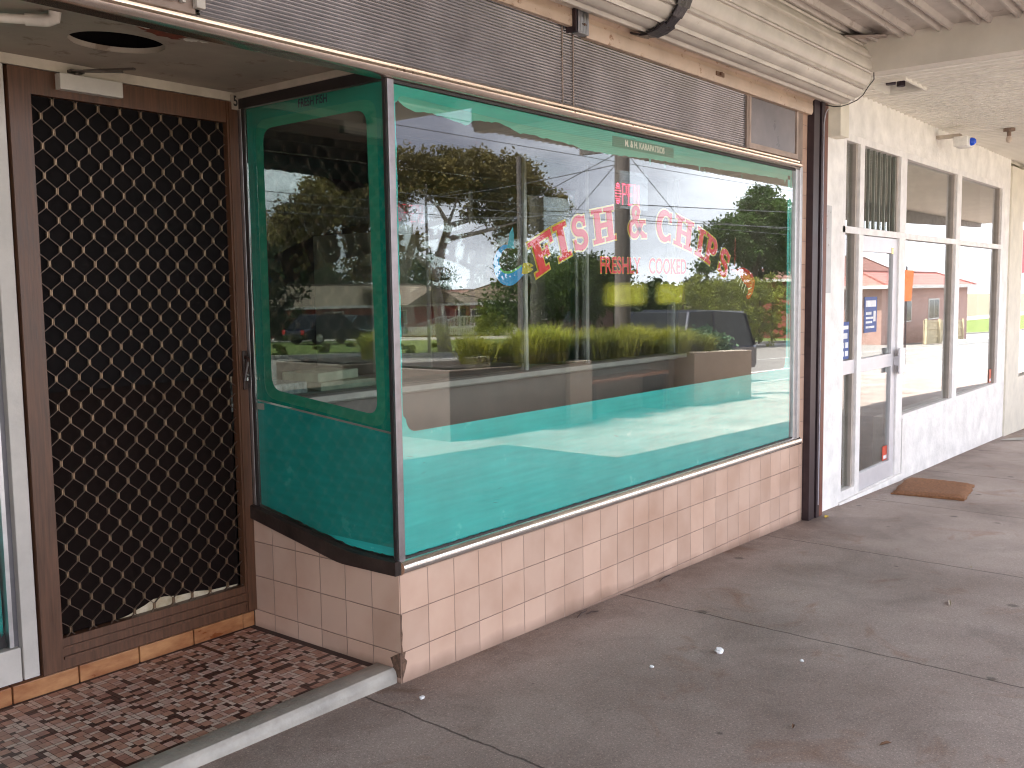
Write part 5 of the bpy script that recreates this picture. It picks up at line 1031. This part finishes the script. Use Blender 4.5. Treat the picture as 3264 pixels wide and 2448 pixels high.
h5 = house('corner_house', 56.5, 76, -20.3, -16.5, -2.7, .92, 2.0, PINKW, banded('pink_red_roof_tile', (.36, .155, .13), (.20, .05, .04), .12, 'Z', .2, .7, .04, .2, ('X', .33, .12)), 'pink rendered corner house with red tiled roof seen in the vacant shop windows', wins=((60, -1.2, 2.2, 1.4), (66, -1.2, 2.4, 1.4)), inset=2.0)
tf = empty('timber_fence', (63.5, -14.8, -2.7), 'pale new paling fence in front of the pink corner house', 'fence'); b = MB(); PAL = mat('pale_paling', (.48, .40, .26), .8, 0, .2, 4)
x = 59.4
while x < 68: b.box((x, -14.9, GZ(x)-.1), (x+.11, -14.87, GZ(x)+1.35)); x += .125
b.build('paling', PAL, tf); b = MB()
for zz in (.3, .8, 1.25): b.add([(59.4,-14.82,GZ(59.4)+zz),(68,-14.82,GZ(68)+zz),(68,-14.82,GZ(68)+zz+.1),(59.4,-14.82,GZ(59.4)+zz+.1),(59.4,-14.87,GZ(59.4)+zz),(68,-14.87,GZ(68)+zz),(68,-14.87,GZ(68)+zz+.1),(59.4,-14.87,GZ(59.4)+zz+.1)], [(0,1,2,3),(0,1,5,4),(3,2,6,7)])
b.build('rail', PAL, tf)
for x in (59.4, 62.3, 65.1, 67.9): b = MB(); b.box((x, -14.82, GZ(x)-.1), (x+.12, -14.7, GZ(x)+1.45)); b.build('post', PAL, tf)
wl = MB()
for i in range(10):
    x = 58+i*1.6; wl.box((x, -13.4, GZ(x)-.3), (x+1.6, -13.2, GZ(x)+.15))
thing('low_wall', wl, mat('white_low_wall', (.7, .68, .62), .8), 'very low white wall along the edge of the side street', 'wall')

# ---- cars
def car(loc, rz, L_, Wd, H_, paintc, label, cat='car', van=False):
    t = empty('parked_car' if not van else 'parked_four_wheel_drive', (0, 0, 0), label, cat)
    bw = Wd/2; hb = H_*.52
    prof = [(-L_/2, .38), (-L_/2+.03, hb*.86), (-L_/2+.25, hb), (L_*.12, hb+.03), (L_/2-.9, hb-.03), (L_/2-.12, hb*.84), (L_/2, .42), (L_/2-.08, .24), (-L_/2+.08, .24)] if not van else [(-L_/2, .45), (-L_/2, hb), (L_*.2, hb+.02), (L_/2-.25, hb-.02), (L_/2, hb*.85), (L_/2, .42), (L_/2-.1, .34), (-L_/2+.08, .34)]
    b = MB(); n = len(prof)
    vs = []
    for s, k in ((-1, .90), (-1, 1), (1, 1), (1, .90)):
        for (x, z) in prof: vs.append((x*(.985 if k < 1 else 1), s*bw*(k if True else 1), z if k == 1 else .3+(z-.3)*.97))
    # four rings across the width
    off = [-bw, -bw*.93, bw*.93, bw]; vs = [(x*(1 if j in (1, 2) else .975), off[j], z if j in (1, 2) else .28+(z-.28)*.93) for j in range(4) for x, z in prof]
    fs = [(j*n+i, j*n+(i+1) % n, (j+1)*n+(i+1) % n, (j+1)*n+i) for j in range(3) for i in range(n)]+[tuple(range(n)), tuple(range(3*n, 4*n))]
    b.add(vs, fs); b.build('body', paintc, t, smooth=True)
    b = MB(); c0 = [(-L_/2+(.1 if van else .35), hb), (-L_/2+(.25 if van else 1.0), H_-.04), (-L_*.05, H_), (L_*(.16 if van else .08), H_-.05), (L_*(.26 if van else .26), hb)]
    m_ = len(c0); vs = [(x, y*(1 if z <= hb else .80), z) for y in (-bw*.93, bw*.93) for x, z in c0]
    b.add(vs, [(i, (i+1) % m_, m_+(i+1) % m_, m_+i) for i in range(m_-1)]+[tuple(range(m_)), tuple(range(m_, 2*m_))]); cab = b.build('cabin_glass', CARGL, t)
    b = MB(); b.box((-L_/2+(.3 if van else 1.05), -bw*.74, H_-.045), (L_*.07, bw*.74, H_+.012)); 
    for x0_, x1_ in ((c0[3], c0[4]), (c0[1], c0[0])):
        for s in (-1, 1): b.tube([(x0_[0], s*bw*.745, x0_[1]), (x1_[0], s*bw*.93, x1_[1])], .035, 6)
    for s in (-1, 1): b.tube([(-L_*.08, s*bw*.76, H_-.03), (-L_*.06, s*bw*.935, hb)], .035, 6)
    b.build('roof', paintc, cab)
    for sx2 in (-L_*.31, L_*.31):
        for s in (-1, 1):
            b = MB(); b.tube([(sx2, s*(bw-.20), .33), (sx2, s*(bw-.0), .33)], .33, 18); wv = b.build('wheel', DARKSEAL, t); b = MB(); b.tube([(sx2, s*(bw-.01), .33), (sx2, s*(bw+.012), .33)], .2, 14); b.build('rim', ALU, wv)
    for s in (-1, 1):
        b = MB(); b.obox((L_/2-.08, s*bw*.68, hb*.78), (.12, .34, .14)); b.build('headlight', CHROME, t, bevel=.02); b = MB(); b.obox((-L_/2+.02, s*bw*.78, hb*.78), (.06, .22, .22)); b.build('tail_light', mat('tail_red', (.4, .01, .01), .3), t)
    b = MB(); b.obox((L_/2+.02, 0, .42), (.12, Wd*.92, .14)); b.build('bumper', ALU if van else paintc, t, bevel=.03)
    t.location = loc; t.rotation_euler = (0, math.atan(.033)*math.cos(rz), rz); return t
CARGL = mat('car_glass', (.008, .010, .014), .45, 0, .1, 3, spec=.12)
NAVYC = mat('navy_car_paint', (.008, .010, .028), .22, .3, .1, 2, coat=.6); DKC = mat('dark_blue_car_paint', (.006, .008, .02), .2, .3, .1, 2, coat=.6); TEALC = mat('grey_teal_car_paint', (.05, .09, .10), .25, .4, .1, 2, coat=.6)
def parentfix(t): 
    for c in t.children_recursive: pass
car((17.0, -8.3, GZ(17.0)-.13), PI, 4.6, 1.85, 1.66, NAVYC, 'dark four wheel drive parked at the kerb behind the planter', 'car', True)
car((29.8, -33.2, GZ(29.8)-.02), 0, 4.6, 1.8, 1.45, DKC, 'dark blue car parked on the verge seen through the side window')
car((40.5, -43.2, GZ(40.5)), PI, 4.6, 1.8, 1.45, TEALC, 'pale teal car parked in the driveway behind the first dark car')

# ---- kerbside planter with bench, grasses
PLF = mat('tan_planter_concrete', (.58, .48, .40), .8, 0, .12, 4, .002); PLD = mat('brown_planter_wall', (.25, .20, .17), .8, 0, .2, 3, .002)
pl = empty('kerb_planter', (9, -5.1, -.68), 'long tan concrete kerbside planter with grasses and a recessed bench', 'planter')
def pbox(x0, x1, y0, y1, top, name, m):
    b = MB(); b.add([(x, y, z) for x in (x0, x1) for y, z in ((y0, GZ(x)-.1), (y1, GZ(x)-.1), (y1, GZ(x)+top), (y0, GZ(x)+top))], [(0,1,2,3),(4,5,6,7),(0,4,5,1),(1,5,6,2),(2,6,7,3),(3,7,4,0)]); return b.build(name, m, pl, bevel=.006)
pbox(5.38, 7.58, -5.9, -4.62, .79, 'planter_wall', PLD); pbox(7.58, 8.08, -5.9, -4.55, .80, 'planter_block', PLF); pbox(8.08, 10.88, -5.9, -5.0, .79, 'planter_wall', PLD); pbox(10.88, 12.9, -5.9, -4.55, .82, 'planter_block', PLF)
b = MB(); b.add([(x, y, GZ(x)+.815) for x, y in ((5.45, -5.82), (12.83, -5.82), (12.83, -4.68), (5.45, -4.68))], [(0,1,2,3)]); b.build('soil', mat('potting_soil', (.03, .02, .015), .95), pl)
bn = empty('slatted_bench', (9.1, -4.8, -.66), 'short timber slat bench set into the recess of the kerb planter', 'bench'); SLT = mat('orange_brown_timber', (.36, .13, .06), .5, 0, .3, 5, stretch=(.3, 5, 5))
for k in range(4):
    b = MB(); b.box((8.10, -4.98+k*.1, GZ(9)+.50), (10.2, -4.91+k*.1, GZ(9)+.545)); b.build('seat_slat', SLT, bn, bevel=.003)
for x in (8.2, 10.05): b = MB(); b.box((x, -4.97, GZ(x)+.002), (x+.08, -4.62, GZ(9)+.498)); b.build('leg', RAILD, bn)
def blades(name, regions, n, h, m, label, cat, seed=1, wide=.010, lean=.35):
    r = np.random.default_rng(seed); reg = np.array(regions); ar = np.abs((reg[:,1]-reg[:,0])*(reg[:,3]-reg[:,2])); i = r.choice(len(reg), n, p=ar/ar.sum())
    # tussocks
    nc = max(6, n//260); ci = r.choice(len(reg), nc, p=ar/ar.sum()); cx = r.uniform(reg[ci,0], reg[ci,1]); cy = r.uniform(reg[ci,2], reg[ci,3]); ch = r.uniform(.55, 1.2, nc); k = r.integers(0, nc, n)
    x = cx[k]+r.normal(0, .06, n); y = cy[k]+r.normal(0, .06, n); zt = reg[ci,4][k]; z = np.interp(x, [-400, -5, -1, 0, 4.1, 6, 7.8, 10, 20, 60, 120, 400], [-.33, -.33, -.405, -.422, -.545, -.606, -.645, -.70, -1.05, -2.4, -4.2, -6])+zt
    a = r.uniform(0, 2*PI, n); hh = h*ch[k]*r.uniform(.55, 1.1, n); le = hh*np.abs(r.normal(0, lean, n))+(.15*hh); dx, dy = np.cos(a), np.sin(a); w = wide*r.uniform(.6, 1.3, n)
    P0 = np.stack([x, y, z], 1); P1 = np.stack([x+dx*le*.35, y+dy*le*.35, z+hh*.65], 1); P2 = np.stack([x+dx*le, y+dy*le, z+hh*(.95-.25*np.minimum(1, le/hh))], 1); s = np.stack([-dy*w, dx*w, np.zeros(n)], 1)
    V = np.stack([P0-s, P0+s, P1+s*.8, P1-s*.8, P2+s*.15, P2-s*.15], 1).reshape(-1, 3); q = np.arange(n)[:, None]*6
    Fq = np.concatenate([q+np.array([0,1,2,3]), q+np.array([3,2,4,5])]); o = fastmesh(name, V, Fq, m); return tag(o, label, cat, kind='stuff')
GRS = leafmat('planter_grass', (.13, .19, .02), (.52, .50, .08))
blades('planter_grass', [(6.25, 12.0, -5.5, -4.64, .78)], 17000, .46, GRS, 'arching yellow green grasses filling the long kerb planter', 'grass', 3, .008, .55)
pb = empty('leafy_plant', (12.4, -5.1, .1), 'small glossy green leafy plant at the right end of the kerb planter', 'plant'); b = MB(); b.tube([(12.4, -5.1, .02), (12.4, -5.1, .35)], .02, 6); b.build('stem', BARKD, pb); leaves('foliage', [(12.2, -5.1, .18, .24), (12.55, -5.0, .15, .24), (12.4, -5.3, .22, .25)], 2600, .075, leafmat('glossy_leaves', (.05, .13, .07), (.16, .28, .16)), pb, seed=6)
VG = leafmat('verge_grass', (.07, .11, .015), (.20, .24, .04))
blades('verge_grass', [(18, 48, -30, -23, -.03)], 16000, .22, VG, 'rough sunlit grass on the verge across the road', 'grass', 8, .03, .5)

ob_ = empty('orange_banner', (30.45, -7.2, GZ(30.45)), 'bright orange banner on a thin kerbside post reflected in the vacant shop window', 'banner')
b = MB(); b.add([(29.8, -7.2, 1.58), (31.0, -7.2, 1.57), (30.77, -7.2, .57), (29.8, -7.2, .57), (29.8, -7.17, 1.58), (31.0, -7.17, 1.57), (30.77, -7.17, .57), (29.8, -7.17, .57)], [(0,1,2,3),(4,5,6,7),(0,1,5,4),(1,2,6,5),(2,3,7,6),(3,0,4,7)]); b.build('banner_cloth', mat('orange_cloth', (.85, .20, .03), .7), ob_)
b = MB(); b.tube([(30.45, -7.24, GZ(30.45)-.1), (30.45, -7.24, 1.7)], .03, 8); b.build('banner_post', RAILD, ob_)
# ---- poles and wires
WOODP = mat('weathered_pole', (.16, .135, .12), .85, 0, .3, 2, .004, 30, stretch=(3, 3, .3)); WIRE = mat('overhead_wire', (.10, .10, .11), .5)
def pole(name, x, y, h, r, label, arms, group='street poles'):
    t = empty(name, (x, y, GZ(x)), label, 'pole', group); z0 = GZ(x)-.2; b = MB(); b.tube([(x, y, z0), (x, y, z0+h)], [r, r*.8], 12); b.build('post', WOODP, t, smooth=True)
    for z, w in arms:
        b = MB(); b.box((x-.05, y-w/2, z-.05), (x+.05, y+w/2, z+.05)); a = b.build('crossarm', WOODP, t)
        for s in (-.45, -.2, .2, .45): b = MB(); b.tube([(x, y+s*w, z+.05), (x, y+s*w, z+.17)], [.035, .025], 8); b.build('insulator', WHITEP, a)
    return t
pole('power_pole', 11.1, -5.98, 9, .135, 'thick dark power pole at the kerb behind the planter', [(3.35, 1.6), (6.6, 2.2)])
pole('slim_pole', 18.6, -14.0, 5.9, .075, 'slim dark pole standing out in front of the gum tree', [])
pole('distant_pole', 24.3, -22.9, 6.5, .06, 'thin pole on the far verge beyond the white wires', [])
WP = [((-60, -13, 3.45), (60, -13, 3.45), .5, 'upper of the two sunlit wires crossing the gum tree'), ((-60, -13.3, 3.28), (60, -13.3, 3.28), .5, 'lower of the two sunlit wires crossing the gum tree'), ((-60, -13.2, 3.0), (18.6, -14, 2.98), .3, 'lowest wire running to the slim pole'), ((-60, -12.6, 4.7), (60, -12.6, 4.9), .5, 'high wire above the gum tree crown'), ((-60, -12.2, 4.95), (60, -12.2, 5.15), .5, 'highest wire above the gum tree crown'),
      ((11.1, -5.98, 2.45), (60, -13, 5.2), .3, 'upper dark wire rising right from the power pole'), ((11.1, -5.98, 2.2), (60, -13, 4.3), .3, 'lower dark wire rising right from the power pole'), ((11.1, -5.98, 2.35), (24.3, -22.9, 3.9), .25, 'wire crossing from the power pole to the far verge'), ((11.1, -5.98, 3.1), (24.3, -22.9, 4.6), .25, 'higher wire crossing from the power pole to the far verge'), ((11.1, -5.98, 3.3), (45, -50, 1.4), .4, 'long service wire falling from the power pole to the houses'), ((11.1, -5.98, 3.2), (66, -52, 2.2), .4, 'second service wire falling to the brown house'), ((11.1, -5.98, 3.35), (58, -27, 1.9), .3, 'service wire falling to the red roofed house')]
for p0, p1, sag, lab in WP:
    b = MB(); p0, p1 = Vector(p0), Vector(p1); b.tube([p0.lerp(p1, i/20)-Vector((0, 0, sag*4*(i/20)*(1-i/20)*.35)) for i in range(21)], .0085, 5); thing('overhead_wire', b, WIRE, lab, 'wire', 'overhead wires')
split_loose()
